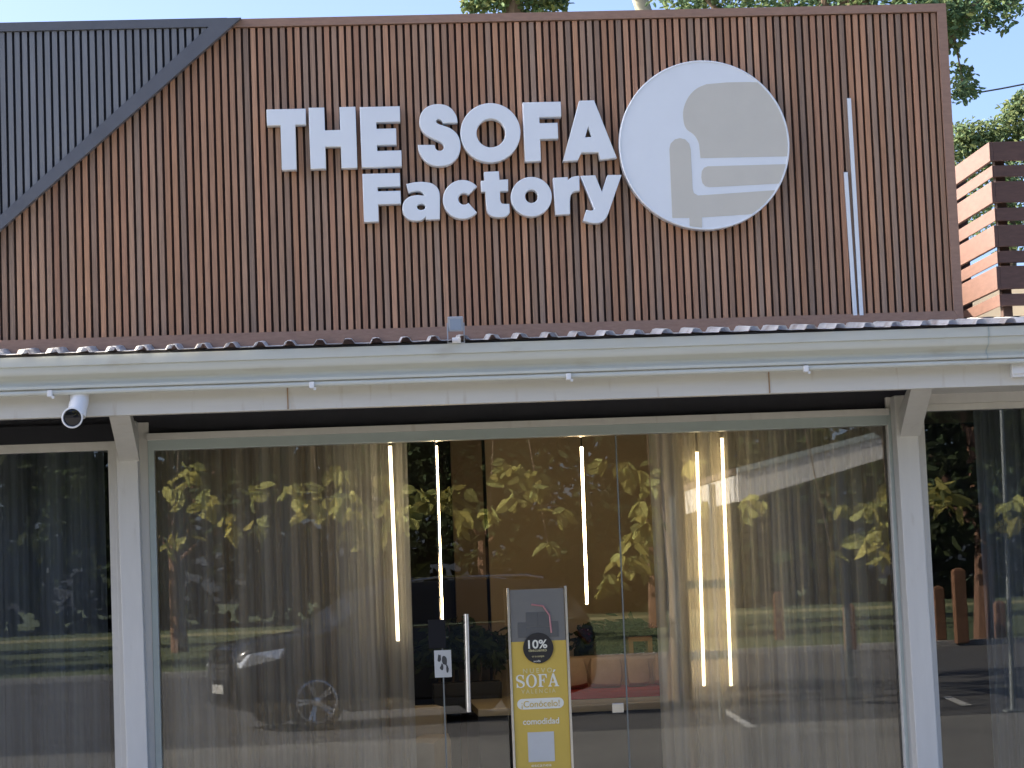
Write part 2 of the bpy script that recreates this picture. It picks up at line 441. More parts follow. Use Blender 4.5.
# posts with knee braces
def post(px0, px1, py, brace_px, pyb):
    a, c = at(px0, py, -.16), at(px1, py, -.16); xa, xc = a.x, c.x
    w = xc-xa; cx = (xa+xc)/2
    o = MB().box((xa, -.16, .13), (xc, -.05, 2.533), .006).done('post', post_paint, shop)
    lean(o, cx, a.z)
    # flat back plate that shows either side of the post
    q = MB().box((xa-.036, -.05, .13), (xc+.036, -.005, 2.533), .004).done('post_jamb', post_paint, o)
    # brace: rises forwards from the post to the beam
    y0, z0, y1, z1 = -.16, 2.26, -.80, 2.62
    t = Vector((0, -(z1-z0), (y1-y0))).normalized()*.05
    n = Vector((0, t.y, t.z)); 
    dx = brace_px
    b = MB(); zq = at((px0+px1)/2, pyb, -.16).z
    poly = [(xa+.004, -.158, zq), (xa+.004, -.158, zq+.13), (xa+.004+dx, -.80, 2.558), (xa+.004+dx, -.80, 2.508)]
    A = [b.bm.verts.new(v) for v in poly]; B = [b.bm.verts.new((v[0]+w-.008, v[1], v[2])) for v in poly]
    b.bm.faces.new(A[::-1]); b.bm.faces.new(B)
    for i in range(4): b.bm.faces.new((A[i], A[(i+1) % 4], B[(i+1) % 4], B[i]))
    b.done('brace', post_paint, o)
    return cx
# front faces of the posts measured low in the photograph
cxl = post(125.0, 146.5, 720, .02, 461)
cxr = post(914.5, 936.5, 720, -.085, 436)

# glazing -------------------------------------------------------------
def glz(pxl, pxr, zt, zb, name_m, head=True, fw=.04, gl=glass, lab=None):
    xl, xr = pxl, pxr
    b = MB()
    b.box((xl, -.045, zb), (xl+fw, .02, zt), .003).box((xr-fw, -.045, zb), (xr, .02, zt), .003)
    b.box((xl+fw, -.0445, zt-fw), (xr-fw, .0195, zt), .003)
    o = b.done('window', name_m, shop)
    if lab: o['label'] = lab
    return o
# main bay: head frame + jambs
xl = at(151, 600, -.045).x+.0; xr = at(907, 600, -.045).x
lx = at(158.5, 620, -.045).x; rx = at(900.5, 600, -.045).x
ztop = at(512, 424, -.045).z
zin = at(512, 438, -.045).z; zhd = at(512, 421.0, -.07).z
b = MB()
b.box((cxl+.085, -.055, .15), (lx, .03, ztop), .003)
b.box((rx, -.055, .15), (cxr-.088, .03, ztop), .003)
b.box((cxl+.0855, -.0545, zin), (cxr-.0885, .0295, ztop-.022), .003)
fr = b.done('window_frame', alu, shop); lean(fr, (lx+rx)/2, 1.4)
fr.matrix_parent_inverse = Matrix.Translation((-shop.location))
MB().box((cxl+.08, -.07, ztop-.022), (cxr-.083, -.0, zhd), .003).done('window_head', post_paint, shop)
MB().box((lx, -.015, .15), (rx, .025, .17)).done('sill', alu_dark, shop)
# panes: fixed, door, fixed
d0 = at(443.5, 680, 0).x; d1 = at(626, 680, 0).x
wl = MB().box((lx+.004, -.006, .172), (d0-.004, .004, zin+.006), .0).done('window', glass, shop)
wr = MB().box((d1+.004, -.006, .172), (rx-.004, .004, zin+.006), .0).done('window', glass, shop)
wl['label'] = 'fixed pane left of the door'; wr['label'] = 'fixed pane right of the door'
dr = MB().box((d0+.002, -.006, .176), (d1-.002, .004, zin-.004), .0).done('door', glass, shop)
for x in (d0, d1):
    MB().box((x-.0035, -.0065, .18), (x+.0035, .0045, zin+.004)).done('joint', alu_dark, dr)
h0, h1 = at(466.5, 614, -.06), at(469, 712, -.06)
b = MB(); b.tube([h0, h1], .012, 12)
for z in (h0.z-.06, h1.z+.06):
    x = h0.x + (h1.x-h0.x)*(h0.z-z)/(h0.z-h1.z)
    b.tube([(x, -.06, z), (x, -.0065, z)], .008, 8)
b.done('handle', steel, dr, smooth=True)
p = at(437, 634, -.02)
MB().box((p.x-.045, -.022, p.z-.075), (p.x+.045, -.007, p.z+.075), .004).done('lock', black_plastic, dr)
p = at(618, 708, -.02)
MB().box((p.x-.03, -.02, p.z-.025), (p.x+.03, -.007, p.z+.025), .003).done('lock', steel, dr)
# side bays
lbx = cxl-.085
o = MB().box((X0+.3, -.05, 2.395), (lbx, .02, 2.44), .003).box((lbx-.001-.035, -.049, .15), (lbx, .019, 2.396)).done('window_frame', post_paint, shop)
o = MB().box((X0+.3, -.07, 2.44), (lbx, 0, 2.53)).done('window_head', black_soffit, shop)
o = MB().box((X0+.3, -.006, .16), (lbx-.037, .004, 2.394)).done('window', glass_dark, shop); o['label'] = 'dark pane of the left bay'
rbx = cxr+.085
zr = at(985, 409, -.05).z
o = MB().box((rbx, -.05, zr), (X1-.2, .02, zr+.035), .003).box((rbx+.001, -.049, .15), (rbx+.022, .019, zr+.001)).done('window_frame', post_paint, shop)
o = MB().box((rbx, -.07, zr+.035), (X1-.2, 0, 2.555)).done('window_head', post_paint, shop)
o = MB().box((rbx+.023, -.006, .16), (X1-.2, .004, zr-.001)).done('window', glass_dark, shop); o['label'] = 'dark pane of the right bay'
MB().box((X0+.2, .004, .15), (X1-.2, .03, .17)).done('threshold', alu_dark, shop)

# interior partitions and back wall
BW = 3.6
MB().box((cxl-.05, .03, .15), (cxl+.05, BW, 2.62)).done('partition', dark_wall, shop)
MB().box((cxr-.05, .03, .15), (cxr+.05, BW, 2.62)).done('partition', dark_wall, shop)
a0, a1, a2, a3 = at(404, 600, BW).x, at(456, 600, BW).x, at(489, 600, BW).x, at(760, 600, BW).x
MB().box((a1, BW, .15), (a2-.012, BW+.05, 2.62)).done('back_wall', brown_panel, shop)
MB().box((a2+.012, BW, .15), (cxr-.05, BW+.05, 2.62)).done('back_wall', brown_wall, shop)
MB().box((cxl+.05, BW, .15), (a0, BW+.05, 2.62)).done('back_wall', brown_panel, shop)
MB().box((a0-.1, BW+.06, .15), (a2+.3, BW+.1, 2.62)).done('doorway', black_plastic, shop)
MB().box((X0+.2, BW, .15), (cxl-.05, BW+.05, 2.62)).done('back_wall', dark_wall, shop)
MB().box((cxr+.05, BW, .15), (X1-.2, BW+.05, 2.62)).done('back_wall', dark_wall, shop)

# ================================================================== sign board on the roof
FY = -.60                      # face of the slats
zt, zbm = 4.520, 2.850
xR = 3.112; xL = -2.75
board = thing('sign_board', (.2, -.55, 2.86), 'brown slatted sign board standing on the porch roof', 'sign board')
board_back = MB().box((xL, FY+.022, zbm+.005), (xR-.005, FY+.06, zt-.005)).done('backing', wpc_back, board)
bm = MB(); cols = []
x = xL+.01; pitch = .03725
palette = [tuple((.9*v+.1*m_)*k_ for v, m_, k_ in zip(q, (.20, .124, .098), (2.0, 1.82, 1.42))) for q in [(.215, .130, .098), (.19, .125, .10), (.235, .135, .095), (.17, .118, .100), (.205, .118, .088), (.155, .115, .102), (.25, .150, .112)]]
while x < xR-.06:
    c = random.choice(palette); k = random.uniform(.82, 1.18); c = tuple(v*k for v in c)
    n0 = len(bm.bm.faces)
    bm.box((x, FY+random.uniform(0, .0012), zbm+.070), (x+.0245, FY+.0235, zt-.045), .0018)
    cols += [c]*(len(bm.bm.faces)-n0)
    x += pitch
bmesh.ops.recalc_face_normals(bm.bm, faces=bm.bm.faces)
me = bpy.data.meshes.new('slat_cladding'); bm.bm.to_mesh(me); bm.bm.free()
tint(me, lambda p: cols[p.index])
link('slat_cladding', me, wpc, board)
b = MB(); e = .072; th = FY-.010; tk = FY+.065
b.prism([(xL, th, zt), (xR, th, zt), (xR-.046, th, zt-.042), (xL, th, zt-.042)], (0, tk-th, 0))
b.prism([(xR+.0003, th, zt), (xR+.0003, th, zbm), (xR-.048, th, zbm+e), (xR-.048, th, zt-.0425)], (0, tk-th, 0))
b.prism([(xL, th, zbm), (xR-.001, th, zbm), (xR-.0485, th, zbm+e-.001), (xL, th, zbm+e-.001)], (0, tk-th, 0))
b.done('frame', wpc_trim, board)
# dark corner panel
dk = thing('corner_panel', (-1.6, -.62, 3.5), 'blue black slatted triangular panel on the left end of the sign board', 'wall panel')
DY = FY-.035
T1, T2 = at(241, 17.5, DY-.012), at(-40, 265, DY-.012)      # outer edge of the slanted trim
sl_ = (T2-T1).normalized(); nn = Vector((-sl_.z, 0, sl_.x))
if nn.z < 0: nn = -nn
zt2 = T1.z
def diag_z(x): return T1.z + (x-T1.x)*(T2.z-T1.z)/(T2.x-T1.x)
bm = MB(); cols = []
x = T1.x-.09
while x > xL+.03:
    c = random.uniform(.92, 1.08)
    n0 = len(bm.bm.faces)
    zlo0, zlo1 = max(zbm+.1, diag_z(x)+.055), max(zbm+.1, diag_z(x+.0245)+.055)
    if zt2-.05 > zlo1+.01:
        bm.prism([(x, DY, zlo0), (x+.0245, DY, zlo1), (x+.0245, DY, zt2-.046), (x, DY, zt2-.046)], (0, .02, 0))
    cols += [(.20*c, .205*c, .215*c)]*(len(bm.bm.faces)-n0)
    x -= .03725
bmesh.ops.recalc_face_normals(bm.bm, faces=bm.bm.faces)
me = bpy.data.meshes.new('slat_cladding'); bm.bm.to_mesh(me); bm.bm.free()
tint(me, lambda p: cols[p.index]); link('slat_cladding', me, dark_slat, dk)
MB().prism([(xL, DY+.021, diag_z(xL)+.01), (T1.x-.02, DY+.021, zt2-.016), (xL, DY+.021, zt2-.016)], (0, .010, 0)).done('backing', dark_back, dk)
wv = nn*.05
b = MB()
q = [T1, T2, T2+wv, T1+wv*1.0]
tt = T1 + sl_*((0.05)/abs(sl_.z)) if abs(sl_.z) > 0 else T1
b.prism([(T1.x, DY-.012, T1.z), (T2.x, DY-.012, T2.z), (T2.x+wv.x, DY-.012, T2.z+wv.z), (T1.x-.115, DY-.012, T1.z-.001)], (0, .046, 0))
b.done('trim', dark_trim, dk)
MB().box((xL, DY-.010, zt2-.043), (T1.x-.07, DY+.044, zt2+.0015)).done('trim', dark_trim, dk)

# ------------------------------------------------------------------ lettering
LY = FY-.058; LD = .056
def W2(px, py, Y=LY):
    p = at(px, py, Y); return (p.x, p.z)
def snap(pts, tol=.010):
    """pull nearly equal x and nearly equal z values together so that stems are straight"""
    out = [list(p) for p in pts]
    for ax in (0, 1):
        idx = sorted(range(len(out)), key=lambda i: out[i][ax]); grp = [idx[0]]
        def fl(g):
            m = sum(out[i][ax] for i in g)/len(g)
            for i in g: out[i][ax] = m
        for i in idx[1:]:
            if out[i][ax]-out[grp[-1]][ax] < tol: grp.append(i)
            else: fl(grp); grp = [i]
        fl(grp)
    return [tuple(p) for p in out]
def zoomer(x0, y0, k): return lambda x, y: (x0+x/k, y0+y/k)
sign = thing('shop_sign', (.9, LY, 3.6), 'raised white block letters in two rows on the brown slats', 'sign')
def letter(loops, snapit=False, Y=LY, depth=LD):
    L = []
    for lp in loops:
        w = [W2(x, y, Y) for x, y in lp]
        L.append(snap(w) if snapit else w)
    me = flat_shape(L, depth-.006, lambda x, y, z: Vector((x, Y+depth/2-z, y)), .003)
    o = link('letter', me, [sign_white], sign)
    me.flip_normals()
    return o
z1 = zoomer(260, 90, 6.827)
def zz(z, pts): return [z(*p) for p in pts]
letter([zz(z1, [(45, 133), (312, 126), (313, 237), (240, 237), (252, 543), (150, 547), (138, 240), (46, 243)])], True)
letter([zz(z1, [(332, 122), (440, 119), (443, 275), (548, 272), (546, 115), (655, 112), (662, 530), (553, 533), (550, 385), (447, 388), (450, 537), (345, 540)])], True)
letter([zz(z1, [(683, 118), (955, 108), (957, 217), (797, 220), (797, 264), (930, 261), (932, 374), (798, 376), (799, 414), (967, 412), (968, 523), (693, 527)])], True)
z2 = zoomer(400, 80, 8.533)
Sp = [(492, 364, True), (486, 322), (468, 280), (435, 240), (390, 214), (330, 205), (270, 212), (215, 240), (180, 285), (166, 340), (172, 395), (200, 445), (250, 483), (310, 512), (352, 532), (373, 556), (372, 585), (350, 602), (322, 600), (303, 582), (296, 553, True), (153, 553, True),
      (160, 597), (182, 648), (218, 692), (265, 722), (325, 735), (385, 730), (440, 710), (488, 664), (513, 605), (516, 545), (503, 490), (475, 446), (430, 412), (380, 391), (338, 378), (312, 362), (312, 342), (334, 334), (356, 346), (366, 366, True)]
letter([spline([(*z2(p[0], p[1]), len(p) > 2) for p in Sp], 4)])
def ring(cx, cy, rx, ry, n=64): return [(cx+rx*math.cos(2*PI*k/n), cy+ry*math.sin(2*PI*k/n)) for k in range(n)]
letter([ring(490.5, 132.7, 30.0, 29.7), ring(491.0, 133.0, 14.4, 14.3)[::-1]])
z3 = zoomer(500, 80, 7.84)
letter([zz(z3, [(180, 174), (478, 170), (480, 288), (312, 292), (313, 338), (454, 334), (455, 460), (315, 464), (318, 634), (194, 640)])], True)
letter([zz(z3, [(622, 162), (738, 158), (917, 610), (784, 624), (773, 566), (640, 569), (612, 630), (494, 635)]), zz(z3, [(692, 365), (668, 448), (720, 446)])])
z4 = zoomer(350, 155, 7.314)
letter([zz(z4, [(88, 142), (372, 127), (373, 232), (203, 234), (204, 264), (365, 261), (366, 358), (206, 362), (212, 487), (105, 490)])], True)
Ap = [(412, 212, True), (470, 199), (530, 196), (590, 204), (632, 230), (653, 268), (658, 315, True), (658, 470, True), (556, 473, True), (555, 452, True), (530, 474), (490, 482), (440, 475), (405, 450), (386, 410), (385, 370), (400, 333), (436, 304), (490, 292, True), (546, 297, True), (520, 268), (475, 264), (430, 276, True)]
letter([spline([(*z4(p[0], p[1]), len(p) > 2) for p in Ap], 4), ring(*z4(521, 379), 4.2, 3.1, 28)[::-1]])
cc = z4(823, 325); R1 = 19.6; pts = []
for k in range(33):
    a = R(-42) - R(276)*k/32
    pts.append((cc[0]+R1*math.cos(a), cc[1]+R1*math.sin(a)*1.0))
inn = []
for k in range(17):
    a = R(42) + R(276)*k/16
    inn.append((cc[0]+1.6+5.8*math.cos(a), cc[1]-.6+5.8*math.sin(a)))
pts = [(cc[0]+19.6*math.cos(-R(42)-R(276)*k/32), cc[1]+19.6*math.sin(-R(42)-R(276)*k/32)) for k in range(33)]
letter([pts + inn])
z5 = zoomer(470, 150, 6.4)
tp = [(90, 140, True), (185, 135, True), (189, 190, True), (244, 187, True), (245, 262, True), (193, 264, True), (194, 320, True), (206, 342), (252, 344, True), (255, 402, True), (232, 424), (185, 432), (140, 423), (112, 395), (104, 350, True), (98, 266, True), (72, 268, True), (70, 197, True), (94, 195, True)]
letter([spline([(*z5(p[0], p[1]), len(p) > 2) for p in tp], 4)])
letter([ring(*z5(393, 299), 20.5, 19.9), ring(*z5(394, 296), 6.4, 6.6, 36)[::-1]])
rp = [(532, 178, True), (625, 172, True), (627, 192, True), (655, 172), (700, 164, True), (702, 262, True), (668, 266), (646, 290), (640, 330, True), (641, 411, True), (547, 415, True)]
letter([spline([(*z5(p[0], p[1]), len(p) > 2) for p in rp], 4)])
yp = [(707, 165, True), (802, 161, True), (845, 268, True), (880, 160, True), (971, 158, True), (893, 385, True), (872, 435), (835, 465), (780, 468), (724, 452, True), (746, 382, True), (775, 388), (797, 378, True)]
letter([spline([(*z5(p[0], p[1]), len(p) > 2) for p in yp], 4)])

# round sign with the armchair motif
z6 = zoomer(610, 50, 4.042)
DC = W2(704.6, 144.8); DR = (W2(789.7, 141.5)[0]-W2(619.5, 148)[0])/2
disc = thing('round_sign', (DC[0], LY, DC[1]-DR), 'big white round sign with a grey armchair motif beside the lettering', 'sign')
b = MB()
M = Matrix.Translation((DC[0], LY+.056, DC[1])) @ Matrix.Rotation(PI/2, 4, 'X')
b.lathe([(0, 0), (DR-.002, 0), (DR, .003), (DR, .054), (DR-.003, .057), (DR-.008, .057), (DR-.009, .054), (0, .054)], 128, M)
b.done('disc', sign_white, disc, smooth=True)
MY = LY+.002-.0015
def motif(loop):
    w = []
    for x, y in loop:
        p = W2(*z6(x, y))
        d = math.hypot(p[0]-DC[0], p[1]-DC[1]); lim = DR-.0105
        if d > lim: p = (DC[0]+(p[0]-DC[0])*lim/d, DC[1]+(p[1]-DC[1])*lim/d)
        w.append(p)
    me = flat_shape([w], .0016, lambda x, y, z: Vector((x, MY+.0008-z, y)))
    me.flip_normals()
    return link('motif', me, motif_grey, disc)
def arc6(x0, y0, x1, y1, n=14):
    """points outside the disc edge between two places: motif() pulls them in to the edge"""
    c = (382, 384); a0 = math.atan2(y0-c[1], x0-c[0]); a1 = math.atan2(y1-c[1], x1-c[0])
    return [(c[0]+360*math.cos(a0+(a1-a0)*k/n), c[1]+360*math.sin(a0+(a1-a0)*k/n)) for k in range(n+1)]
motif(spline([(390, 138, True), (350, 156), (317, 190), (297, 240), (298, 290), (311, 321), (340, 343), (360, 380), (366, 436, True)], 4)[:-4] + [(366, 436)] + arc6(722, 430, 598, 128) + [(560, 129), (470, 131)])
motif([(395, 470)] + arc6(722, 464, 700, 548) + [(400, 554), (385, 550), (374, 538), (369, 515), (371, 490), (380, 476)])
motif([(240, 400), (245, 378), (262, 361), (283, 356), (304, 361), (320, 378), (326, 400), (334, 560), (339, 578), (356, 588)] + arc6(688, 580, 575, 667) + [(372, 676), (372, 724), (322, 714), (321, 678), (252, 678)])

# two slim light strips on the board
for a_, c_, lab in (((848.9, 98), (861.5, 316), 'taller white light strip set between slats right of the round sign'), ((845.6, 172), (855.2, 316), 'shorter white light strip left of the taller one on the brown slats')):
    p, q = at(*a_, FY-.006), at(*c_, FY-.006)
    xm = (p.x+q.x)/2
    t = thing('light_strip', (xm, FY, q.z), lab, 'light strip', 'light strips on the sign board')
    s_ = (q.x-p.x)*.5
    M = Matrix.Translation((xm, FY-.004, (p.z+q.z)/2)) @ Matrix.Rotation(math.atan2(p.x-q.x, p.z-q.z), 4, 'Y')
    h = (p.z-q.z)/2
    MB().box((-.0105, -.004, -h), (.0105, .006, h), .001, M).done('channel', grey_plastic, t)
    MB().box((-.0098, -.0075, -h+.003), (.0098, -.0042, h-.003), .001, M).done('diffuser', sign_white, t)

# floodlight in front of the board
p0, p1 = at(447.6, 317, -.99), at(463.4, 331, -.99); q = at(456, 343, -.99)
fl = thing('floodlight', (q.x, -.99, q.z), 'small grey floodlight standing on the edge of the porch roof', 'floodlight')
w = p1.x-p0.x; cx = (p0.x+p1.x)/2; zc = (p0.z+p1.z)/2; hh = (p0.z-p1.z)/2
MF = Matrix.Translation((cx, -.99, zc)) @ Matrix.Rotation(R(12), 4, 'X')
MB().box((-w/2, -.012, -hh), (w/2, .02, hh), .004, MF).done('housing', grey_plastic, fl)
MB().box((-w/2+.010, -.0145, -hh+.008), (w/2-.010, -.0122, hh-.010), .001, MF).done('lens', lamp_glass, fl)
b = MB()
for s in (-1, 1): b.box((cx+s*(w/2+.003)-.0025, -1.0, q.z), (cx+s*(w/2+.003)+.0025, -.985, zc+.005))
b.box((cx-w/2-.0054, -1.0, q.z-.003), (cx+w/2+.0054, -.985, q.z+.003))
b.done('bracket', grey_plastic, fl)
MB().box((cx-.020, -1.012, q.z-.002), (cx+.022, -.99, q.z+.025), .003).done('junction_box', white_plastic, fl)

# security camera on the beam
pt = at(78.5, 391, -.94); pb = at(72.6, 417.5, -1.0)
sc = thing('security_camera', (pt.x, -.9, Zb0), 'white round security camera hanging on the white beam', 'camera')
d0v = Vector((pt.x, -.915, pt.z+.005)); d1v = Vector((pt.x-.001, -.925, pt.z-.06)); d2v = Vector((pb.x, -1.0, pb.z))
MB().tube([(pt.x, -.905, pt.z+.003), (pt.x, -.905, pt.z-.045)], .046, 24).done('mount', white_plastic, sc, smooth=True)
MB().box((pt.x-.03, -.905, pt.z-.042), (pt.x+.03, -.861, pt.z), .003).done('arm', white_plastic, sc)
ax = (CAM + Vector((-1.2, 0, -.6)) - d2v).normalized()
Mx = Matrix.Translation(d2v) @ ax.to_track_quat('Z', 'Y').to_matrix().to_4x4()
MB().lathe([(0, -.13), (.034, -.13), (.040, -.11), (.046, -.02), (.0505, .012), (.0505, .022), (.044, .024), (.042, .006), (0, .006)], 32, Mx).done('body', white_plastic, sc, smooth=True)
MB().lathe([(.0415, .005), (.041, .011), (.030, .0145), (0, .0155)], 32, Mx).done('lens', lens_glass, sc, smooth=True)
MB().tube([(pt.x+.002, -.905, pt.z-.04), (pt.x-.006, -.93, pt.z-.075), (d2v.x+.012, -.945, d2v.z+.010)], [.044, .046, .044], 20).done('neck', white_plastic, sc, smooth=True)
# little white box at the right end of the beam
p = at(1019, 368, -.9)
jb = thing('junction_box', (p.x, -.9, p.z-.05), 'small white electrical box under the gutter at its right end', 'electrical box')
MB().box((p.x-.036, -.905, p.z-.045), (p.x+.036, -.861, p.z+.045), .006).done('housing', white_plastic, jb)
MB().box((p.x-.040, -.915, p.z-.030), (p.x+.040, -.9045, p.z+.047), .005).done('lid', white_plastic, jb)

# wooden slatted screen to the right of the board
PC = -.50
scr = thing('slatted_screen', (at(1000, 310, PC).x, PC, 2.9), 'brown wooden screen of wide and narrow boards right of the sign board', 'screen')
def yx(py): return 989.5 + (py-142)*(1001.5-989.5)/163
bands = [(142.5, 161.5), (165.5, 177), (182, 203), (208, 221), (225.5, 247), (251, 263), (266.5, 289.5), (294, 306)]
bf, bs = MB(), MB()
xcor = at(995, 222, PC).x
for k, (ya, yb) in enumerate(bands):
    za, zb_ = at(yx(ya), ya, PC).z, at(yx(yb), yb, PC).z
    o_ = .012 if k % 2 == 0 else 0.0
    bf.box((xcor+.0205-.012+o_*0, PC-o_, zb_), (xcor+1.5, PC+.02-o_, za), .003)
    bs.box((xcor-o_, PC-o_-.001, zb_), (xcor+.02-.012-o_*0, PC+1.7, za), .003)
bf.done('front_boards', wpc_screen, scr); bs.done('side_boards', wpc_screen, scr)
for (dx, dy) in ((.028, .04), (.028, .8), (.028, 1.6), (.75, .04), (1.4, .04)):
    MB().box((xcor+dx, PC+dy, 2.86), (xcor+dx+.05, PC+dy+.05, at(990, 146, PC).z)).done('upright', wpc_back, scr)

# ================================================================== inside the shop
def curtain(px0, px1, Y, ztop_, zbot, m, label, folds, group='sheer curtains behind the glass', amp=.035):
    x0, x1 = at(px0, 620, Y).x, at(px1, 620, Y).x
    t = thing('curtain', ((x0+x1)/2, Y, zbot), label, 'curtain', group)
    rnd = random.Random(int(px0*7+px1)); n = int((x1-x0)/.008); ph = [rnd.uniform(0, 6.28) for _ in range(5)]
    cum = [0.0]; 
    for i in range(n): cum.append(cum[-1] + .7+.6*rnd.random())
    bm = bmesh.new(); rows = []
    for j in range(9):
        v = j/8; z = ztop_ + (zbot-ztop_)*v; row = []
        for i in range(n+1):
            u = i/n; s = u*folds*2*PI
            f = math.sin(s + 1.3*math.sin(s*.31+ph[0]) + ph[1]) * (.65+.35*math.sin(u*17+ph[2])) + .35*math.sin(2.3*s+ph[3]+v*.6)
            y = Y + amp*(.75+.35*v)*f
            row.append(bm.verts.new((x0+(x1-x0)*u + .012*math.sin(s*.5+ph[4])*v, y, z)))
        rows.append(row)
    for a, c in zip(rows, rows[1:]):
        for i in range(n): bm.faces.new((a[i], a[i+1], c[i+1], c[i]))
    me = bpy.data.meshes.new('cloth'); bm.to_mesh(me); bm.free()
    link('cloth', me, m, t, smooth=True)
    MB().tube([(x0-.03, Y, ztop_+.012), (x1+.03, Y, ztop_+.012)], .012, 8).done('rail', alu_dark, t)
    return t
curtain(156, 413, .24, 2.57, .17, sheer_cream, 'pale sheer curtain hanging left of the glass door', 21)
curtain(656, 905, .24, 2.57, .17, sheer_cream, 'pale sheer curtain hanging right of the glass door', 20)
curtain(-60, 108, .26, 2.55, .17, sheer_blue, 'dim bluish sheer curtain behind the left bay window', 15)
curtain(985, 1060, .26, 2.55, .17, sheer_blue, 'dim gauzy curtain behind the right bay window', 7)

def pendant(pxa, pya, pxb, pyb, Y, label, r=.0085, m=None):
    a_, c_ = at(pxa, pya, Y), at(pxb, pyb, Y)
    x = (a_.x+c_.x)/2
    t = thing('pendant_light', (x, Y, 2.62), label, 'pendant lamp', 'lit tube lamps hanging in the shop')
    MB().tube([(a_.x, Y, min(a_.z, 2.60)), (c_.x, Y, c_.z)], r, 10).done('tube', m or tube_on, t, smooth=True)
    MB().tube([(c_.x, Y, c_.z+.0005), (c_.x, Y, c_.z-.012)], r+.002, 10).done('end_cap', steel, t)
    MB().tube([(a_.x, Y, 2.62), (a_.x, Y, min(a_.z, 2.60)+.0005)], r*.5, 8).done('cord', black_plastic, t)
    return t
pendant(390, 446, 398, 641, .13, 'lit tube lamp in front of the left curtain', .0095, tube_soft)
pendant(436, 446, 442, 621, .9, 'lit tube lamp just left of the door handle', .0085)
pendant(581.5, 447, 587, 604, 2.0, 'lit tube lamp hanging right of the yellow banner', .0085)
pendant(697, 452, 704, 686, .545, 'lit tube lamp on the left edge of the cream pillar', .009, tube_mid)
pendant(722, 438, 731, 686, .545, 'lit tube lamp on the right edge of the cream pillar', .009, tube_mid)

# platform with sofa and pillar
FZ = .15
pl0, pl1 = at(560, 700, 1.9), at(790, 692, 1.9)
pz = at(600, 704, 1.9).z
plat = thing('display_platform', ((pl0.x+pl1.x)/2, 2.4, FZ), 'black display platform with a cream edge under the tan sofa', 'platform')
MB().box((pl0.x-.5, 1.9, FZ), (pl1.x, 3.5, pz-.045)).done('base', platform_dark, plat)
MB().box((pl0.x-.5, 1.885, pz-.044), (pl1.x+.01, 3.5, pz), .004).done('top', cream, plat)
MB().box((pl0.x-.5, 1.87, FZ+.26), (pl1.x, 1.8995, FZ+.285)).done('rail', alu_dark, plat)
pp0, pp1 = at(688, 600, .62).x, at(735, 600, .62).x
pil = thing('pillar', ((pp0+pp1)/2, .7, FZ), 'cream square pillar lit by two tube lamps behind the right curtain', 'pillar')
MB().box((pp0, .62, FZ), (pp1, .85, 2.619), .004).done('shaft', cream, pil)
MB().box((pp0-.015, .605, FZ), (pp1+.015, .865, FZ+.12), .004).done('base', cream, pil)
for z in (at(710, 584, .62).z, at(712, 655, .62).z):
    MB().box((pp0-.008, .612, z-.022), (pp1+.008, .858, z+.022), .003).done('band', alu_dark, pil)

def sofa(loc, rz, width, depth, h, m, label, cushions, seat_m=None, group=None, name='sofa'):
    t = thing(name, loc, label, 'sofa' if name == 'sofa' else 'armchair', group, rz)
    sw = width-.36
    MB().box((-width/2, -depth/2+.02, .10), (width/2, depth/2, .30), .03).done('base', m, t, local=True, smooth=True)
    for s in (-1, 1):
        MB().box((s*(width/2), -depth/2, .10), (s*(width/2-.18), depth/2, .62), .05).done('armrest', m, t, local=True, smooth=True)
    MB().box((-width/2+.02, depth/2-.22, .28), (width/2-.02, depth/2+.01, h), .06).done('backrest', m, t, local=True, smooth=True)
    for k in range(cushions):
        x0 = -sw/2+sw*k/cushions; x1 = x0+sw/cushions
        MB().box((x0+.004, -depth/2, .30), (x1-.004, depth/2-.2, .46), .04).done('seat_cushion', seat_m or m, t, local=True, smooth=True)
        Mc = Matrix.Translation(((x0+x1)/2, depth/2-.28, .64)) @ Matrix.Rotation(R(-14), 4, 'X')
        MB().box((-(x1-x0)/2+.01, -.08, -.2), ((x1-x0)/2-.01, .08, .2), .06, Mc).done('back_cushion', m, t, local=True, smooth=True)
    for sx in (-1, 1):
        for sy in (-1, 1):
            MB().tube([(sx*(width/2-.1), sy*(depth/2-.1), 0), (sx*(width/2-.1), sy*(depth/2-.1), .11)], .02, 8).done('leg', black_plastic, t, local=True)
    return t
DYb = 2.0
dx0, dx1 = at(556, 690, DYb).x, at(703, 690, DYb).x
db = thing('daybed', ((dx0+dx1)/2, 2.35, pz), 'low tan daybed with a red seat on the black platform', 'sofa')
zs0 = at(620, 698, DYb).z; zs1 = at(620, 690.5, DYb).z; zs2 = at(620, 657, DYb+.35).z
MB().box((dx0, DYb-.02, pz), (dx1+.06, 2.95, zs0), .006).done('base', cream, db)
MB().box((dx0+.02, DYb, zs0+.0005), (dx1-.02, 2.9, zs1), .012).done('seat', red_fabric, db, smooth=True)
MB().box((dx0, 2.72, zs1-.03), (dx1, 2.94, zs2), .04).done('backrest', tan_fabric, db, smooth=True)
for k, (q0, q1) in enumerate(((560, 589), (590, 624), (627, 652), (655, 690))):
    x0_, x1_ = at(q0, 680, 2.35).x, at(q1, 680, 2.35).x
    Mc = Matrix.Translation(((x0_+x1_)/2, 2.45, (zs1+zs2)/2-.005)) @ Matrix.Rotation(R(-16), 4, 'X') @ Matrix.Rotation(R((-7, 3, -2, 6)[k]), 4, 'Y')
    MB().box((-(x1_-x0_)/2, -.07, -(zs2-zs1)*.5), ((x1_-x0_)/2, .07, (zs2-zs1)*.52), .055, Mc).done('cushion', tan_fabric, db, smooth=True)
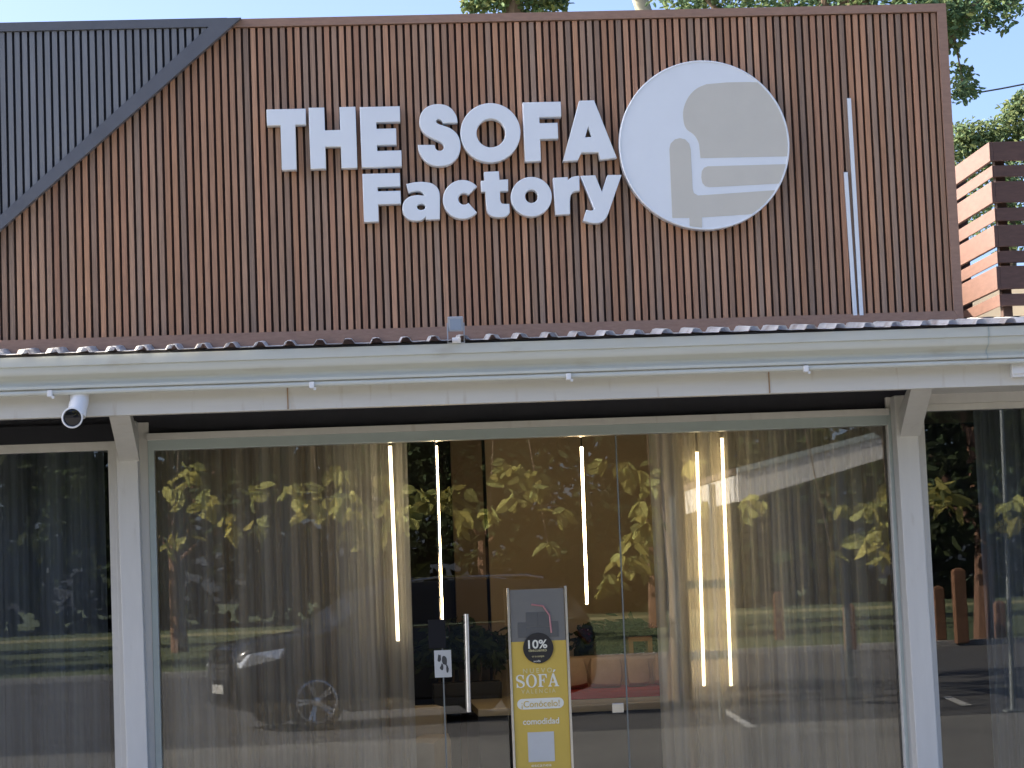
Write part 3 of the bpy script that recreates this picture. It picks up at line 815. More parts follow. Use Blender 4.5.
MB().box((dx1-.10, DYb+.02, zs1-.005), (dx1+.02, 2.9, at(690, 662, DYb).z), .04).done('armrest', beige_fabric, db, smooth=True)
p = at(388, 720, 1.15)
sofa((p.x-.55, 1.35, FZ), R(-8), 1.75, .85, .78, beige_fabric, 'beige sofa behind the left curtain with one arm past its edge', 2)
p = at(-18, 690, 1.0)
sofa((p.x, 1.2, FZ), R(25), .95, .85, .95, grey_fabric, 'grey armchair in the dim left bay', 1, None, None, 'armchair')

# wall of indoor leaves and the wood shelf
def leaves(name, m, parent, centres, n, size, aspect, seed, droop=.4, local=False, tints=((.7, 1.25),), fold=.25, hue=.15):
    """leaf shaped faces scattered in balls round the given centres: (point, radius, weight)"""
    rnd = random.Random(seed); V = []; Fc = []; C = []
    tot = sum(c[2] for c in centres)
    for c, r, wgt in centres:
        k = max(1, int(n*wgt/tot)); ct = rnd.uniform(.75, 1.2)
        for _ in range(k):
            d = Vector((rnd.gauss(0, 1), rnd.gauss(0, 1), rnd.gauss(0, 1))).normalized()*(rnd.random()**.45)
            rr = r if isinstance(r, Vector) else Vector((r, r, r*.75))
            p = Vector(c)+Vector((d.x*rr.x, d.y*rr.y, d.z*rr.z))
            a = Vector((rnd.gauss(0, 1), rnd.gauss(0, 1), rnd.gauss(0, .5)-droop)).normalized()
            s = a.cross(Vector((rnd.gauss(0, 1), rnd.gauss(0, 1), rnd.gauss(0, 1)))).normalized()
            nrm = a.cross(s)
            L = size*rnd.uniform(.65, 1.25); Wd = L*aspect
            i = len(V)
            up_ = nrm*(fold*Wd)
            V += [p, p+a*L*.35+s*Wd*.5+up_, p+a*L*.75+s*Wd*.38+up_, p+a*L, p+a*L*.75-s*Wd*.38+up_, p+a*L*.35-s*Wd*.5+up_]
            Fc += [(i, i+1, i+2, i+3), (i, i+3, i+4, i+5)]
            t = ct*rnd.uniform(.65, 1.3); h = rnd.uniform(-hue, hue)
            C += [(t*(1+h), t, t*(1-h))]*2
    me = bpy.data.meshes.new(name); me.from_pydata(V, [], Fc); me.update()
    tint(me, lambda p: C[p.index])
    return link(name, me, m, parent, local)
for pxs, lab, sd in (((430, 500), 'dark leafy plants behind the door handle', 3), ((585, 655), 'dark leafy plants on the wall above the tan sofa', 4)):
    a_, c_ = at(pxs[0], 618, 3.3), at(pxs[1], 668, 3.3)
    pz0 = c_.z
    t = thing('leafy_plant', ((a_.x+c_.x)/2, 3.3, pz0-.25), lab, 'plant', 'leafy plants in the shop')
    cen = [(Vector((a_.x+(c_.x-a_.x)*(k+.5)/5, 3.28+.05*(k % 2), (a_.z+c_.z)/2+random.uniform(-.06, .06))), .17, 1) for k in range(5)]
    leaves('foliage', ivy_leaf, t, cen, 700, .10, .45, sd)
    b = MB()
    for k in range(5):
        x = a_.x+(c_.x-a_.x)*(k+.5)/5
        b.tube([(x, 3.30, pz0-.1), (x+.02, 3.28, pz0+.12), (x-.02, 3.27, a_.z-.05)], [.01, .007, .004], 6)
    b.done('stems', bark, t)
    MB().box((a_.x, 3.18, pz0-.28), (c_.x, 3.42, pz0-.08), .01).done('planter', platform_dark, t)
a_, c_ = at(627, 637, 3.1), at(652, 668, 3.1)
sh = thing('wood_shelf', ((a_.x+c_.x)/2, 3.1, c_.z), 'small orange wood shelf frame behind the tan sofa', 'shelf')
b = MB()
b.box((a_.x, 3.02, c_.z-.5), (a_.x+.03, 3.3, a_.z)).box((c_.x-.03, 3.02, c_.z-.5), (c_.x, 3.3, a_.z))
b.done('side_frame', wood_orange, sh)
MB().box((a_.x+.03, 3.021, a_.z-.03), (c_.x-.03, 3.299, a_.z-.001)).done('shelf_board', wood_orange, sh)
MB().box((a_.x+.03, 3.021, c_.z), (c_.x-.03, 3.299, c_.z+.025)).done('shelf_board', wood_orange, sh)

# small white wall unit near the ceiling, seen beside the second lamp
p = at(444, 452, 3.4)

# yellow banner stand behind the door
BY = -.14
bt0, bt1 = at(510.5, 590, BY), at(565.5, 590, BY)
zbt = at(540, 641, BY).z; zt_ = bt0.z; zbb = FZ+.04
xb0 = (at(511, 600, BY).x+at(514, 760, BY).x)/2; xb1 = (at(565.5, 600, BY).x+at(570, 760, BY).x)/2
ban = thing('banner_stand', ((xb0+xb1)/2, BY, FZ), 'narrow yellow banner stand with white wording behind the glass door', 'banner')
MB().box((xb0, BY, zbb), (xb1, BY+.012, zbt)).done('poster', banner_yellow, ban)
MB().box((xb0+.002, BY+.001, zbt+.0005), (xb1-.002, BY+.011, zt_)).done('photo', photo_grey, ban)
for x, s in ((xb0, -1), (xb1, 1)):
    MB().box((x+s*.001, BY-.006, FZ), (x+s*.013, BY+.018, zt_+.01), .002).done('side_rail', steel, ban)
MB().box((xb0-.06, BY-.11, FZ), (xb1+.06, BY+.13, FZ+.03), .006).done('foot', alu_dark, ban)
xc = (xb0+xb1)/2; bw = xb1-xb0
def on_ban(px, py): return at(px, py, BY)
# printed sofa in the photo
b = MB()
pz1 = zbt+.03
for (x0_, x1_, z0_, z1_) in ((-.105, -.062, .02, .10), (.062, .105, .02, .10), (-.062, 0, .075, .15), (.001, .062, .075, .15), (-.062, .062, .02, .072)):
    b.box((xc+x0_, BY-.0015, zbt+z0_), (xc+x1_, BY+.0005, zbt+z1_), .006)
b.done('printed_sofa', photo_sofa, ban)
b = MB(); b.tube([(xc-.03, BY-.0018, zbt+.19), (xc+.03, BY-.0018, zbt+.18), (xc+.062, BY-.0018, zbt+.13), (xc+.068, BY-.0018, zbt+.04)], .005, 6)
b.done('printed_throw', photo_pink, ban)
# black discount disc
dc = on_ban(538.2, 648)
MB().lathe([(0, 0), (.079, 0), (.079, .003), (0, .003)], 40, Matrix.Translation((dc.x, BY-.004, dc.z)) @ Matrix.Rotation(PI/2, 4, 'X')).done('discount_disc', ink_black, ban)
def words(body, px, py, hpx, wpx, m, Yoff=-.0012, bold=0.0, name='wording'):
    c = on_ban(px, py); k = F/(BY-CAM.y)
    size = hpx/k/.70
    me = text_mesh(body, size, .001, lambda x, y, z: Vector((c.x+x, BY+Yoff-z, c.z+y-hpx/k/2)), bold, width=wpx/k)
    me.flip_normals()
    return link(name, me, m, ban)
words('10%', 537.5, 644, 8.2, 19, ink_white, -.0082, .0012)
words('descuento', 537.5, 650, 3.0, 18, ink_pale, -.0082)
words('en tu compra', 538, 656, 2.2, 12, ink_pale, -.0082)
words('sofá', 537, 661, 2.0, 7, ink_white, -.0082)
words('N U E V O', 537.5, 670.5, 4.6, 29, ink_pale, bold=.0005)
words('V A L E N C I A', 538.5, 691, 4.2, 34, ink_pale, bold=.0003)
words('comodidad', 541, 721, 6.0, 36, ink_white, bold=.0006)
words('escanea', 541.5, 765, 3.0, 20, ink_white)
# serif capitals for the big word
def serif(kind):
    """loops in a unit box (x right, y up)"""
    if kind == 'S':
        pts = [(.86, .98, True), (.83, .66, True), (.77, .66, True), (.66, .88), (.44, .94), (.27, .86), (.25, .74), (.36, .64), (.64, .54), (.88, .42), (.93, .25), (.82, .07), (.52, -.02), (.26, .03), (.16, .0, True), (.10, .0, True), (.12, .36, True), (.18, .36, True), (.30, .12), (.52, .05), (.70, .11), (.73, .25), (.62, .35), (.34, .45), (.11, .57), (.06, .74), (.16, .92), (.44, 1.02), (.70, .97), (.80, .98, True)]
        return [spline(pts, 3)], 1.0
    if kind == 'O':
        return [ring(.56, .5, .54, .53, 40), ring(.56, .5, .31, .47, 40)[::-1]], 1.14
    if kind == 'F':
        return [[(.02, 0), (.02, .06), (.13, .09), (.13, .91), (.02, .94), (.02, 1), (.90, 1), (.92, .68), (.86, .68), (.74, .91), (.38, .92), (.38, .55), (.56, .55), (.62, .70), (.67, .70), (.67, .32), (.62, .32), (.56, .47), (.38, .47), (.38, .09), (.54, .06), (.54, 0)]], .98
    return [[(0, 0), (0, .06), (.10, .09), (.46, 1.02), (.62, 1.02), (1.0, .09), (1.10, .06), (1.10, 0), (.62, 0), (.62, .06), (.74, .09), (.66, .30), (.31, .30), (.23, .09), (.36, .06), (.36, 0)], [(.34, .38), (.63, .38), (.485, .76)], [(.50, 1.10), (.60, 1.10), (.82, 1.30), (.62, 1.34)]], 1.15
k_ = F/(BY-CAM.y); hh = 12.6/k_; cur = 0; items = []
for ch in 'SOFA':
    lp, adv = serif(ch); items.append((lp, cur)); cur += adv*.82
tot = cur; c = on_ban(538, 687); wsc = 44.5/k_/tot
for lp, off in items:
    L = [[((x*.78+off)*wsc, y*hh) for x, y in q] for q in lp]
    me = flat_shape(L, .001, lambda x, y, z: Vector((c.x-tot*wsc/2+x, BY-.0012-z, c.z+y))); me.flip_normals()
    link('wording', me, ink_white, ban)
# white pill with its call to action
c = on_ban(540.5, 703.5); w_, h_ = 46.5/k_/2, 10.5/k_/2
pill = [(c.x+sgn*(w_-h_)+h_*math.cos(a), c.z+h_*math.sin(a)) for sgn, rng in ((1, range(-90, 91, 15)), (-1, range(90, 271, 15))) for a in [R(q) for q in rng]]
me = flat_shape([pill], .001, lambda x, y, z: Vector((x, BY-.0012-z, y))); me.flip_normals(); link('pill', me, ink_white, ban)
words('¡Conócelo!', 540.5, 703.5, 6.4, 38, banner_yellow, -.0026)
c0, c1 = on_ban(527.5, 732.5), on_ban(555, 761)
MB().box((c0.x, BY-.0016, c1.z), (c1.x, BY+.0005, c0.z)).done('blank_panel', card_white, ban)

# card stuck on the door
a_, c_ = at(434, 650.5, -.009), at(452, 677, -.009)
card = thing('notice_card', ((a_.x+c_.x)/2, -.009, c_.z), 'small white card with black print stuck on the glass door', 'card')
MB().box((a_.x, -.0095, c_.z), (c_.x, -.0065, a_.z), .001).done('sheet', card_white, card)
cw, chh = c_.x-a_.x, a_.z-c_.z
for k, (u, v, ru, rv) in enumerate(((.30, .72, .13, .17), (.62, .60, .17, .22), (.42, .36, .10, .13), (.74, .30, .08, .16))):
    rr = random.Random(k+3)
    lp = spline([(a_.x+cw*(u+ru*math.cos(q*PI/4)*rr.uniform(.55, 1.2)), c_.z+chh*(v+rv*math.sin(q*PI/4)*rr.uniform(.55, 1.2))) for q in range(8)], 4)
    me = flat_shape([lp], .0006, lambda x, y, z, k=k: Vector((x, -.0099-k*.0002-z, y))); me.flip_normals()
    link('print', me, smudge, card)

# ================================================================== behind the shop
def tree_limbs(parent, pts, m, name='trunk', seg=10):
    b = MB()
    for chain, r0, r1 in pts: b.tube(chain, r0, seg, r1)
    return b.done(name, m, parent, smooth=True)
TY = 10.0
base = at(845, 300, TY); base.z = -.03
tb = thing('leafy_tree', base, 'green leafy tree whose crown hangs over the right end of the sign board', 'tree', 'trees behind the shop')
cen = []
rnd = random.Random(21)
low = [(672, -6, .30, .5), (690, -4, .35, 1), (712, -8, .4, 1), (735, -6, .4, 1), (760, -9, .4, 1), (790, -5, .4, 1), (815, -4, .4, 1), (842, -8, .4, 1.1), (870, -6, .45, 1.2), (898, -4, .4, 1.2), (922, 2, .4, 1.2), (945, 12, .32, 1.3), (952, 30, .2, .55), (962, 14, .3, 1), (980, 2, .3, .9), (1000, -4, .25, .7), (992, 16, .14, .18), (1004, 22, .12, .14), (1016, 4, .18, .3), (957, 66, .10, .12), (962, 80, .14, .3), (970, 88, .13, .25), (958, 92, .14, .26), (968, 70, .09, .1), (952, 46, .10, .1)]
for px, py, r, wgt in low: cen.append((at(px, py, TY+rnd.uniform(-.6, .6)), r, wgt))
for k in range(26):
    p = at(rnd.uniform(650, 1150), rnd.uniform(-330, -50), TY+rnd.uniform(-2.2, 2.2)); cen.append((p, .85, 1.3))
leaves('crown', back_leaf, tb, cen, 15000, .082, .45, 8, hue=.2)
top = at(860, -60, TY)
ch = [([base, (base.x+.1, TY, 2.5), (base.x-.05, TY, 4.8), top], .24, .13)]
for px, py in ((690, -20), (760, -60), (930, -10), (962, -20), (1000, -60), (1100, -120), (800, -250), (950, -260)):
    q = at(px, py, TY); s0 = Vector((base.x, TY, 5.0+rnd.random()*2))
    ch.append(([s0, (s0+q)/2+Vector((0, 0, .35)), q], .07, .018))
ch.append(([at(950, 0, TY), at(955, 40, TY), at(962, 78, TY), at(966, 95, TY)], .012, .005))
ch.append(([at(975, 0, TY), at(992, 8, TY), at(1015, 3, TY)], .014, .005))
tree_limbs(tb, ch, bark)
# sprays that dip into the top edge, middle
T2b = at(515, 300, 13); T2b.z = -.03
tm = thing('leafy_tree', T2b, 'yellowish green tree dipping into view above the middle of the sign board', 'tree', 'trees behind the shop')
cen = []
for px, py, r, wgt in ((474, 3, .16, .6), (490, 0, .22, 1), (508, -4, .22, .8), (526, 0, .2, .8), (548, 3, .2, .9), (558, -3, .16, .5), (500, -40, .6, 2), (540, -55, .7, 2), (470, -60, .6, 1.5)):
    cen.append((at(px, py, 13), r, wgt))
for k in range(12): cen.append((at(rnd.uniform(430, 600), rnd.uniform(-300, -90), 13+rnd.uniform(-1.5, 1.5)), .8, 2))
leaves('crown', pale_leaf, tm, cen, 9000, .085, .5, 9, hue=.25)
ch = [([T2b, (T2b.x, 13, 3), at(512, -120, 13)], .2, .09)]
for px, py in ((480, -5), (552, -2), (440, -160), (590, -170), (520, -260)):
    ch.append(([at(512, -120, 13), at((512+px)/2, py/2-75, 13), at(px, py, 13)], .05, .012))
tree_limbs(tm, ch, bark)
# paler tree farther away at the right
T3 = at(1000, 300, 30); T3.z = -.03
tf = thing('leafy_tree', T3, 'pale green distant tree between the sign board and the wooden screen', 'tree', 'trees behind the shop')
cen = []
for px, py, r, wgt in ((955, 140, .45, .8), (968, 134, .4, .8), (983, 138, .45, 1), (1000, 132, .45, 1), (1018, 128, .5, 1), (1012, 112, .28, .5), (1022, 98, .25, .4), (1035, 110, .6, 1), (960, 165, .7, 2), (1000, 165, .8, 2), (1040, 160, .8, 2), (980, 210, 1.0, 2), (1020, 220, 1.0, 2), (940, 200, .9, 1.5), (1065, 130, .8, 2), (1060, 90, .5, 1)):
    cen.append((at(px, py, 30), r, wgt))
leaves('crown', pale_leaf, tf, cen, 10000, .11, .45, 10)
tree_limbs(tf, [([T3, (T3.x, 30, 3), at(1010, 170, 30)], .22, .1), ([at(1010, 170, 30), at(1020, 130, 30), at(1022, 100, 30)], .06, .015), ([at(1010, 190, 30), at(985, 160, 30), at(968, 138, 30)], .06, .02)], bark)
# pole and wire
q0, q1 = at(641, 2, 12), at(660, 60, 12)
dp = (q0-q1); bs_ = q1 - dp*((q1.z+.03)/dp.z); tp_ = q0+dp*.6
up_ = thing('utility_pole', bs_, 'pale leaning concrete pole rising behind the sign board', 'pole')
MB().tube([bs_, tp_], .12, 16, .085).done('shaft', pole_conc, up_, smooth=True)
w0, w1 = at(800, 123, 16), at(1200, 50, 16)
pts = [w0.lerp(w1, k/16)-Vector((0, 0, .25*(1-(2*k/16-1)**2)))+Vector((0, 0, .22)) for k in range(17)]
wr_ = thing('overhead_wire', pts[8], 'thin dark overhead wire crossing the sky right of the sign board', 'wire')
MB().tube(pts, .011, 6).done('cable', wire_black, wr_)
for q in (pts[0], pts[-1]): MB().tube([(q.x, q.y, -.03), (q.x, q.y, q.z+.3)], .09, 10, .07).done('pole', pole_conc, wr_)

# ================================================================== the street seen in the glass
# ---- parked car: x forward, wheels on z=0
def car(loc, rz):
    t = thing('parked_car', loc, 'dark grey estate car parked on the road, mirrored in the shop glass', 'car', None, rz)
    Ww = .92
    # lower body as a loft of cross sections along x
    st = [  # x, half width, bottom, waist, top
        (2.30, .58, .38, .62, .82), (2.25, .74, .30, .66, .96), (2.05, .86, .24, .70, 1.06), (1.6, .90, .22, .74, 1.12), (1.05, .92, .22, .78, 1.17),
        (.4, .93, .22, .80, 1.20), (-.6, .93, .22, .80, 1.21), (-1.5, .92, .22, .80, 1.22), (-2.0, .89, .25, .80, 1.20), (-2.30, .84, .32, .78, 1.14), (-2.38, .74, .40, .74, 1.02)]
    bm = bmesh.new(); rings = []
    for x, w, zb, zw, ztp in st:
        r = [(w*.80, zb), (w*.97, zb+.10), (w, (zb+zw)/2), (w*.995, zw), (w*.96, ztp-.05), (w*.90, ztp), (w*.5, ztp+.018), (0, ztp+.022)]
        r = r + [(-y, z) for y, z in r[-2::-1]]
        rings.append([bm.verts.new((x, y, z)) for y, z in r])
    for a, c in zip(rings, rings[1:]):
        n = len(a)
        for i in range(n): bm.faces.new((a[i], a[(i+1) % n], c[(i+1) % n], c[i]))
    bm.faces.new(rings[0]); bm.faces.new(rings[-1][::-1])
    bmesh.ops.recalc_face_normals(bm, faces=bm.faces)
    me = bpy.data.meshes.new('body'); bm.to_mesh(me); bm.free()
    body = link('body', me, car_paint, t, True)
    for p in me.polygons: p.use_smooth = True
    me.set_sharp_from_angle(angle=R(40))
    # cabin
    cs = [(1.12, 1.17, .84, 1.18, .84), ]
    b = MB()
    low_ = [(1.15, .80, 1.17), (-2.18, .78, 1.17)]
    prof_ = [(1.15, 1.16, .82), (.42, 1.62, .66), (.1, 1.70, .64), (-.8, 1.73, .63), (-1.75, 1.69, .62), (-2.02, 1.62, .62), (-2.30, 1.16, .78)]
    L_ = [b.bm.verts.new((x, w, z)) for x, z, w in prof_]; R_ = [b.bm.verts.new((x, -w, z)) for x, z, w in prof_]
    b.bm.faces.new(L_); b.bm.faces.new(R_[::-1])
    for i in range(len(prof_)-1): b.bm.faces.new((L_[i], R_[i], R_[i+1], L_[i+1]))
    b.done('roof', car_paint, t, local=True, smooth=True)
    b = MB()    # windscreen and rear window
    def slab(p0, p1, w0, w1, k0, k1, off):
        (x0, z0), (x1, z1) = p0, p1
        a = Vector((x0+(x1-x0)*k0, 0, z0+(z1-z0)*k0)); c = Vector((x0+(x1-x0)*k1, 0, z0+(z1-z0)*k1))
        nrm = Vector((z0-z1, 0, x1-x0)).normalized()
        if nrm.z < 0: nrm = -nrm
        wa = w0+(w1-w0)*k0-.07; wc = w0+(w1-w0)*k1-.06
        b.prism([a+Vector((0, wa, 0))+nrm*off, a+Vector((0, -wa, 0))+nrm*off, c+Vector((0, -wc, 0))+nrm*off, c+Vector((0, wc, 0))+nrm*off], -nrm*.02)
    slab((1.15, 1.16), (.42, 1.62), .82, .66, .08, .95, .006)
    o = b.done('windscreen', car_glass, t, local=True)
    b = MB(); slab((-2.30, 1.16), (-2.02, 1.62), .78, .62, .1, .92, .006); b.done('rear_window', car_glass, t, local=True)
    def side_y(z): return .80-(z-1.17)*.30
    for s in (-1, 1):
        for poly in ([(.86, 1.24), (.36, 1.56), (.10, 1.61), (-.22, 1.63), (-.22, 1.24)], [(-.30, 1.24), (-.30, 1.63), (-.85, 1.64), (-1.22, 1.63), (-1.22, 1.24)], [(-1.30, 1.24), (-1.30, 1.62), (-1.72, 1.59), (-1.98, 1.30), (-1.98, 1.24)]):
            MB().prism([(x, s*(side_y(z)+.012), z) for x, z in poly], (0, -s*.03, 0)).done('side_window', car_glass, t, local=True)
        # headlight, tail lamp, mirror, handles, sill
        hl = MB().prism([(2.235, s*.50, .80), (2.235, s*.775, .76), (1.80, s*.905, .86), (1.72, s*.905, .98), (2.10, s*.80, .93), (2.235, s*.56, .88)], (.03, s*.02, .012)).done('headlight', car_lamp, t, local=True)
        MB().prism([(-2.36, s*.60, .86), (-2.20, s*.875, .86), (-2.02, s*.90, 1.04), (-2.30, s*.76, 1.06), (-2.37, s*.62, 1.0)], (-.025, s*.018, .006)).done('tail_lamp', tail_red, t, local=True)
        MB().box((.78, s*.93, 1.16), (.92, s*1.12, 1.30), .04).done('mirror', car_paint, t, local=True, smooth=True)
        for x in (-.12, -1.12):
            MB().box((x, s*.925, 1.02), (x-.20, s*.955, 1.045), .008).done('door_handle', chrome, t, local=True)
        MB().box((1.0, s*.90, .20), (-.95, s*.945, .30), .02).done('sill', car_trim, t, local=True)
        MB().box((1.05, s*.89, 1.185), (-2.0, s*.912, 1.20)).done('waist_trim', chrome, t, local=True)
        for x in (1.38, -1.38):
            # arch
            b = MB(); n = 20
            o_ = [(x+.42*math.cos(PI*k/n), .36+.42*math.sin(PI*k/n)) for k in range(n+1)]
            i_ = [(x+.37*math.cos(PI*k/n), .36+.37*math.sin(PI*k/n)) for k in range(n+1)]
            b.prism([(px, s*.952, pz_) for px, pz_ in o_+i_[::-1]], (0, -s*.10, 0)); b.done('wheel_arch', car_trim, t, local=True)
            Mw = Matrix.Translation((x, s*.84, .345)) @ Matrix.Rotation(-s*PI/2, 4, 'X')
            MB().lathe([(.0, -.10), (.31, -.10), (.34, -.08), (.345, -.04), (.345, .08), (.335, .11), (.30, .118), (.262, .112), (.255, .04), (0, .04)], 36, Mw).done('tyre', tyre_rub, t, local=True, smooth=True)
            b = MB(); b.lathe([(.258, .06), (.258, .112), (.240, .118), (.225, .09), (.225, .045)], 36, Mw)
            for k in range(5):
                for d in (-.12, .12):
                    a = 2*PI*k/5
                    b.prism([Mw @ Vector((.05*math.cos(a)-.018*math.sin(a), .05*math.sin(a)+.018*math.cos(a), .09)), Mw @ Vector((.05*math.cos(a)+.018*math.sin(a), .05*math.sin(a)-.018*math.cos(a), .09)),
                             Mw @ Vector((.235*math.cos(a+d)+.016*math.sin(a), .235*math.sin(a+d)-.016*math.cos(a), .112)), Mw @ Vector((.235*math.cos(a+d)-.016*math.sin(a), .235*math.sin(a+d)+.016*math.cos(a), .112))], Mw.to_3x3() @ Vector((0, 0, -.03)))
            b.lathe([(0, .115), (.05, .11), (.065, .08), (.065, .05)], 20, Mw)
            b.done('rim', rim_alloy, t, local=True)
    MB().box((2.20, -.48, .60), (2.315, .48, .82), .02).done('grille', car_trim, t, local=True)
    b = MB()
    for k in range(4): b.box((2.30, -.46, .625+k*.05), (2.33, .46, .645+k*.05), .004)
    b.done('grille_bars', chrome, t, local=True)
    MB().box((2.18, -.70, .34), (2.30, .70, .52), .03).done('bumper_intake', car_trim, t, local=True)
    MB().box((2.315, -.25, .46), (2.335, .25, .57), .004).done('number_plate', plate_white, t, local=True)
    for s in (-1, 1): MB().tube([(.05, s*.60, 1.73), (-.3, s*.60, 1.765), (-1.5, s*.60, 1.755), (-1.75, s*.60, 1.71)], .015, 8).done('roof_rail', chrome, t, local=True)
    return t
wf, wr2 = mir(315.5, 695, 15.6), mir(499.6, 682, 16.35)
hd = math.atan2(wf.y-wr2.y, wf.x-wr2.x)
nx, ny = math.sin(hd), -math.cos(hd)       # towards the shop
car((wf.x-1.38*math.cos(hd)-.9*nx, wf.y-1.38*math.sin(hd)-.9*ny, 0), hd)

# ---- broad-leaved tree by the road with sunlit leaves
def ground_mir(px, py, z=0.0):
    d = FW + RT*((px-512)/F) - UP*((py-384)/F); t = (z-CAM.z)/d.z; p = CAM+d*t
    return Vector((p.x, -p.y, z))
NT = ground_mir(680, 700)
bt = thing('broadleaf_tree', NT, 'broad leaved tree by the road with big sunlit yellow green leaves', 'tree')
clus = [  # px, py, r, w
    (175, 492, .14, 5), (205, 500, .2, 6), (228, 520, .15, 4), (262, 525, .15, 4), (295, 492, .16, 6), (318, 505, .18, 8), (340, 470, .14, 5), (350, 500, .2, 12), (362, 525, .2, 10), (385, 480, .16, 8), (398, 498, .18, 10), (410, 515, .18, 8), (430, 495, .16, 7),
    (455, 490, .13, 6), (465, 512, .12, 5), (490, 512, .12, 5), (508, 470, .17, 10), (530, 478, .14, 7), (520, 500, .12, 4), (560, 512, .1, 3), (548, 545, .1, 2),
    (603, 462, .07, 2), (630, 468, .14, 7), (645, 480, .12, 6), (640, 505, .12, 5), (652, 525, .15, 8), (635, 535, .12, 5), (628, 560, .13, 7), (608, 578, .12, 7), (640, 560, .12, 5),
    (690, 462, .08, 3), (715, 505, .1, 4), (748, 505, .11, 5), (762, 500, .07, 2), (878, 505, .12, 10), (889, 528, .13, 12), (872, 540, .1, 7), (897, 490, .1, 7), (885, 548, .09, 5), (838, 505, .06, 1.5), (832, 555, .06, 1.5), (935, 485, .1, 5), (950, 500, .12, 5), (1012, 500, .14, 6), (1020, 520, .12, 5),
    (172, 540, .2, 5), (190, 470, .12, 4), (250, 490, .1, 3)]
cen = []; rnd = random.Random(31); ends = []
for px, py, r, wgt in clus:
    p = mir(px, py, rnd.uniform(12.9, 13.5) if px > 735 else rnd.uniform(15.5, 18.5)); cen.append((p, r*1.15, wgt)); ends.append(p)
leaves('leaf_sprays', yellow_leaf, bt, cen, 640, .26, .58, 12, droop=.9, fold=.18, hue=.12)
cen2 = []
for k in range(34):
    a = rnd.uniform(0, 2*PI); q = rnd.uniform(.5, 4.6)
    cen2.append((NT+Vector((q*1.5*math.cos(a)-1.2, q*.7*math.sin(a)-.8, rnd.uniform(4.6, 7.5))), .9, 1))
leaves('crown', yellow_leaf, bt, cen2, 3600, .26, .55, 13, droop=.7)
fork = NT+Vector((-.1, .1, 3.7))
ch = [([NT, NT+Vector((.06, 0, 1.5)), fork, NT+Vector((-.4, .2, 6.0))], .17, .07)]
for k, p in enumerate(ends):
    if k % 5 == 0:
        top_ = Vector((p.x+rnd.uniform(-.3, .3), p.y+rnd.uniform(-.3, .3), max(p.z+.7, 4.0)))
        ch.append(([fork.lerp(NT+Vector((-.3, .15, 5.6)), rnd.random()), top_, p], .022, .004))
tree_limbs(bt, ch, bark)

# ---- white lean-to canopy across the parking ground
GYp = -14.0
eL, ap = mir(738, 486, 14.0), mir(912, 441, 14.0)
pv = thing('canopy', ((eL.x+ap.x)/2, GYp-2, 0), 'white sloping canopy on slim posts, mirrored in the right half of the glass', 'canopy')
A_ = Vector((ap.x, GYp, ap.z)); e_ = Vector((eL.x, GYp, eL.z)); up1 = lambda h: Vector((0, 0, h))
MB().prism([e_+up1(-.18), A_+up1(-.10), A_+up1(.14), e_+up1(.14)], (0, -.05, 0)).done('fascia', gazebo_white, pv)
MB().prism([e_+Vector((-.06, -.052, .13)), A_+Vector((0, -.052, .13)), A_+Vector((0, -.052, .20)), e_+Vector((-.06, -.052, .20))], (0, -4, 0)).done('roof', tile_roof, pv)
MB().prism([e_+Vector((-.001, .02, .141)), A_+Vector((0, .02, .141)), A_+Vector((0, .02, .21)), e_+Vector((-.001, .02, .21))], (0, -.071, 0)).done('trim', alu, pv)
MB().prism([e_+Vector((0, -.051, -.18)), e_+Vector((-.04, -.051, -.18)), e_+Vector((-.04, -.051, .12)), e_+Vector((0, -.051, .12))], (0, -4, 0)).done('eaves_board', gazebo_white, pv)
pl_ = ground_mir(729, 722)
for x, y in ((pl_.x, GYp-.3), (pl_.x, GYp-3.7), (ap.x-.08, GYp-.3), (ap.x-.08, GYp-3.7)):
    hz_ = eL.z+.1+(ap.z-eL.z)*(x-eL.x)/(ap.x-eL.x)
    MB().box((x-.035, y-.035, 0), (x+.035, y+.035, hz_), .005).done('post', alu_dark, pv)
pr_ = ground_mir(1013, 712); pt_ = mir(1005, 470, -pr_.y)
sp_ = thing('street_pole', pr_, 'thin grey pole mirrored at the right edge of the right bay', 'pole')
MB().tube([pr_, Vector((pt_.x, pr_.y, 3.4))], .03, 12, .022).done('shaft', alu_dark, sp_, smooth=True)
MB().box((pr_.x-.09, pr_.y-.09, 0), (pr_.x+.09, pr_.y+.09, .03), .005).done('foot_plate', alu_dark, sp_)

# ---- wooden posts at the lawn edge
for k, (px, py0, py1, lab) in enumerate(((851, 606, 650, 'squat orange wooden post in the lawn, mirrored right of the pale pillar'), (780, 594, 640, 'dim brown wooden post in the lawn nearest the pillar'), (941, 588, 643, 'orange wooden post mirrored beside the right bay post'), (962, 570, 643, 'tall orange wooden post mirrored in the right bay'), (1001, 603, 640, 'short orange wooden post at the edge of the right bay'))):
    g_ = ground_mir(px, py1, .06); d_ = 12.1-g_.y
    hgt = (py1-py0)*d_/F; ww = .11 if k != 3 else .13
    t = thing('wooden_post', (g_.x, g_.y, .06), lab, 'post', 'wooden posts along the lawn')
    o = MB().box((-ww, -ww, 0), (ww, ww, hgt), .015).done('shaft', post_wood, t, local=True)
    MB().lathe([(0, .03), (ww*1.0, 0), (ww*1.1, -.03), (0, -.03)], 4, Matrix.Translation((0, 0, hgt+.03)) @ Matrix.Rotation(PI/4, 4, 'Z')).done('cap', post_wood, t, local=True)

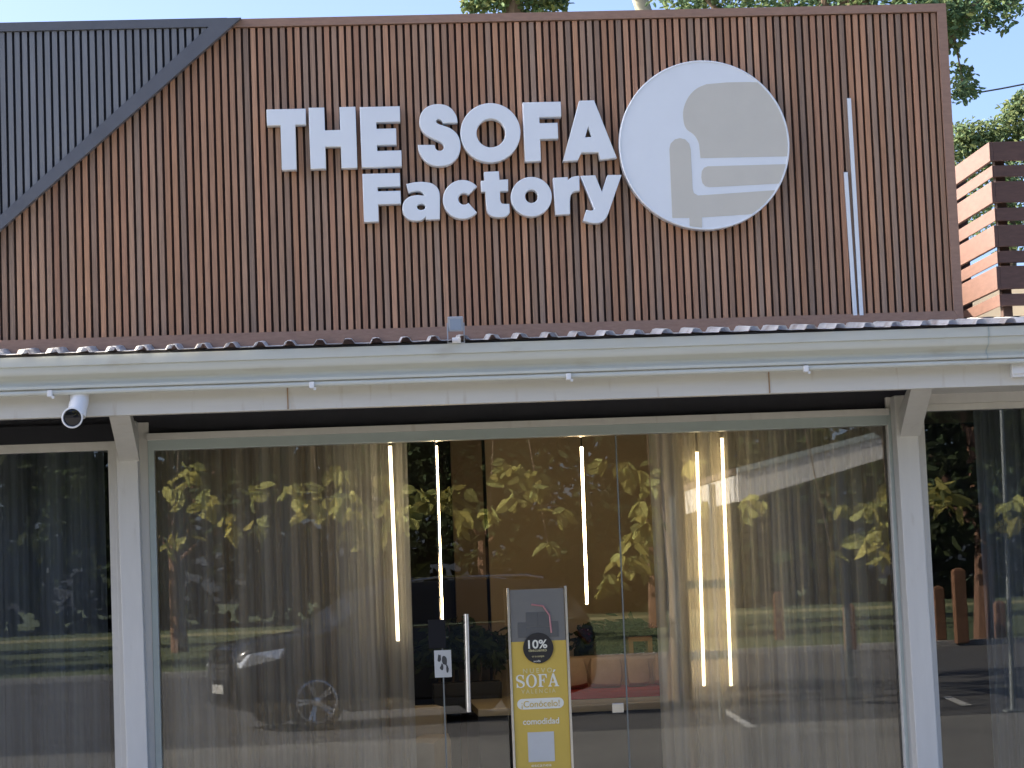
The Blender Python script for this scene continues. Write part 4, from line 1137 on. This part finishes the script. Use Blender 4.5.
# ---- trees on the lawn
def lawn_tree(name, label, seed, H, Rr):
    t = thing(name, (0, 0, 0), label, 'tree', 'trees across the lawn')
    rnd = random.Random(seed)
    ch = [([(0, 0, 0), (.08, .05, H*.25), (-.05, .1, H*.55)], .26, .14)]; cen = []
    for k in range(26):
        a = rnd.uniform(0, 2*PI); q = Rr*math.sqrt(rnd.random()); z = H*rnd.uniform(.30, .95)
        f = 1-.5*max(0, (z/H-.6)/.4)
        p = Vector((q*math.cos(a)*f, q*math.sin(a)*f, z)); cen.append((p, Rr*.38, 1))
        if k % 3 == 0: ch.append(([(0, .05, H*.3), (p.x*.5, p.y*.5, (H*.3+z)/2+.3), tuple(p)], .08, .02))
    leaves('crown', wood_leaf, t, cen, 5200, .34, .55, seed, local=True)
    b = MB()
    for c_, r0, r1 in ch: b.tube(c_, r0, 8, r1)
    b.done('trunk', bark_red, t, local=True, smooth=True)
    return t
def dup(t, loc, rz, sc_, label):
    c = t.copy(); COL.objects.link(c); c.location = loc; c.rotation_euler = (0, 0, rz); c.scale = (sc_,)*3; c['label'] = label
    for k in list(t.children):
        q = k.copy(); COL.objects.link(q); q.parent = c
    return c
ta = lawn_tree('lawn_tree', 'dark tree on the lawn mirrored in the right bay', 41, 8.5, 3.6)
tb_ = lawn_tree('lawn_tree', 'dark spreading tree on the lawn left of the others', 42, 9.5, 4.4)
g_ = ground_mir(985, 640, .06); ta.location = g_
tb_.location = (-14, -44, .06)
spots = [(-24, -52, 1.1), (-5.5, -58, 1.05), (3.5, -52, .95), (-33, -45, 1.0), (21, -50, 1.1), (28, -43, 1.0), (33, -58, 1.25), (-18, -66, 1.2), (10, -66, 1.2), (-42, -60, 1.3), (45, -56, 1.2)]
desc = ['dark lawn tree second from the left of the front row', 'dark lawn tree set back behind the parked car', 'dark lawn tree behind the broad leaved tree', 'dark lawn tree at the far left of the front row', 'dark lawn tree right of the canopy', 'dark lawn tree nearest the road at the right', 'big dark lawn tree behind the right hand pair', 'big dark lawn tree far behind on the left', 'big dark lawn tree far behind the canopy', 'broad dark lawn tree at the left end', 'broad dark lawn tree at the right end']
for k, (x, y, s) in enumerate(spots):
    dup(ta if k % 2 else tb_, (x, y, .06), k*1.7, s, desc[k])
# ---- the wood beyond, one mass
cen = []; rnd = random.Random(77)
for k in range(560):
    cen.append((Vector((rnd.uniform(-100, 100), rnd.uniform(-132, -110), 31*rnd.random()**1.15)), 4.2, 1))
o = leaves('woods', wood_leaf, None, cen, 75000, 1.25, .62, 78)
prop(o, 'dark wood closing the far side of the lawn', 'woods', None, 'stuff')
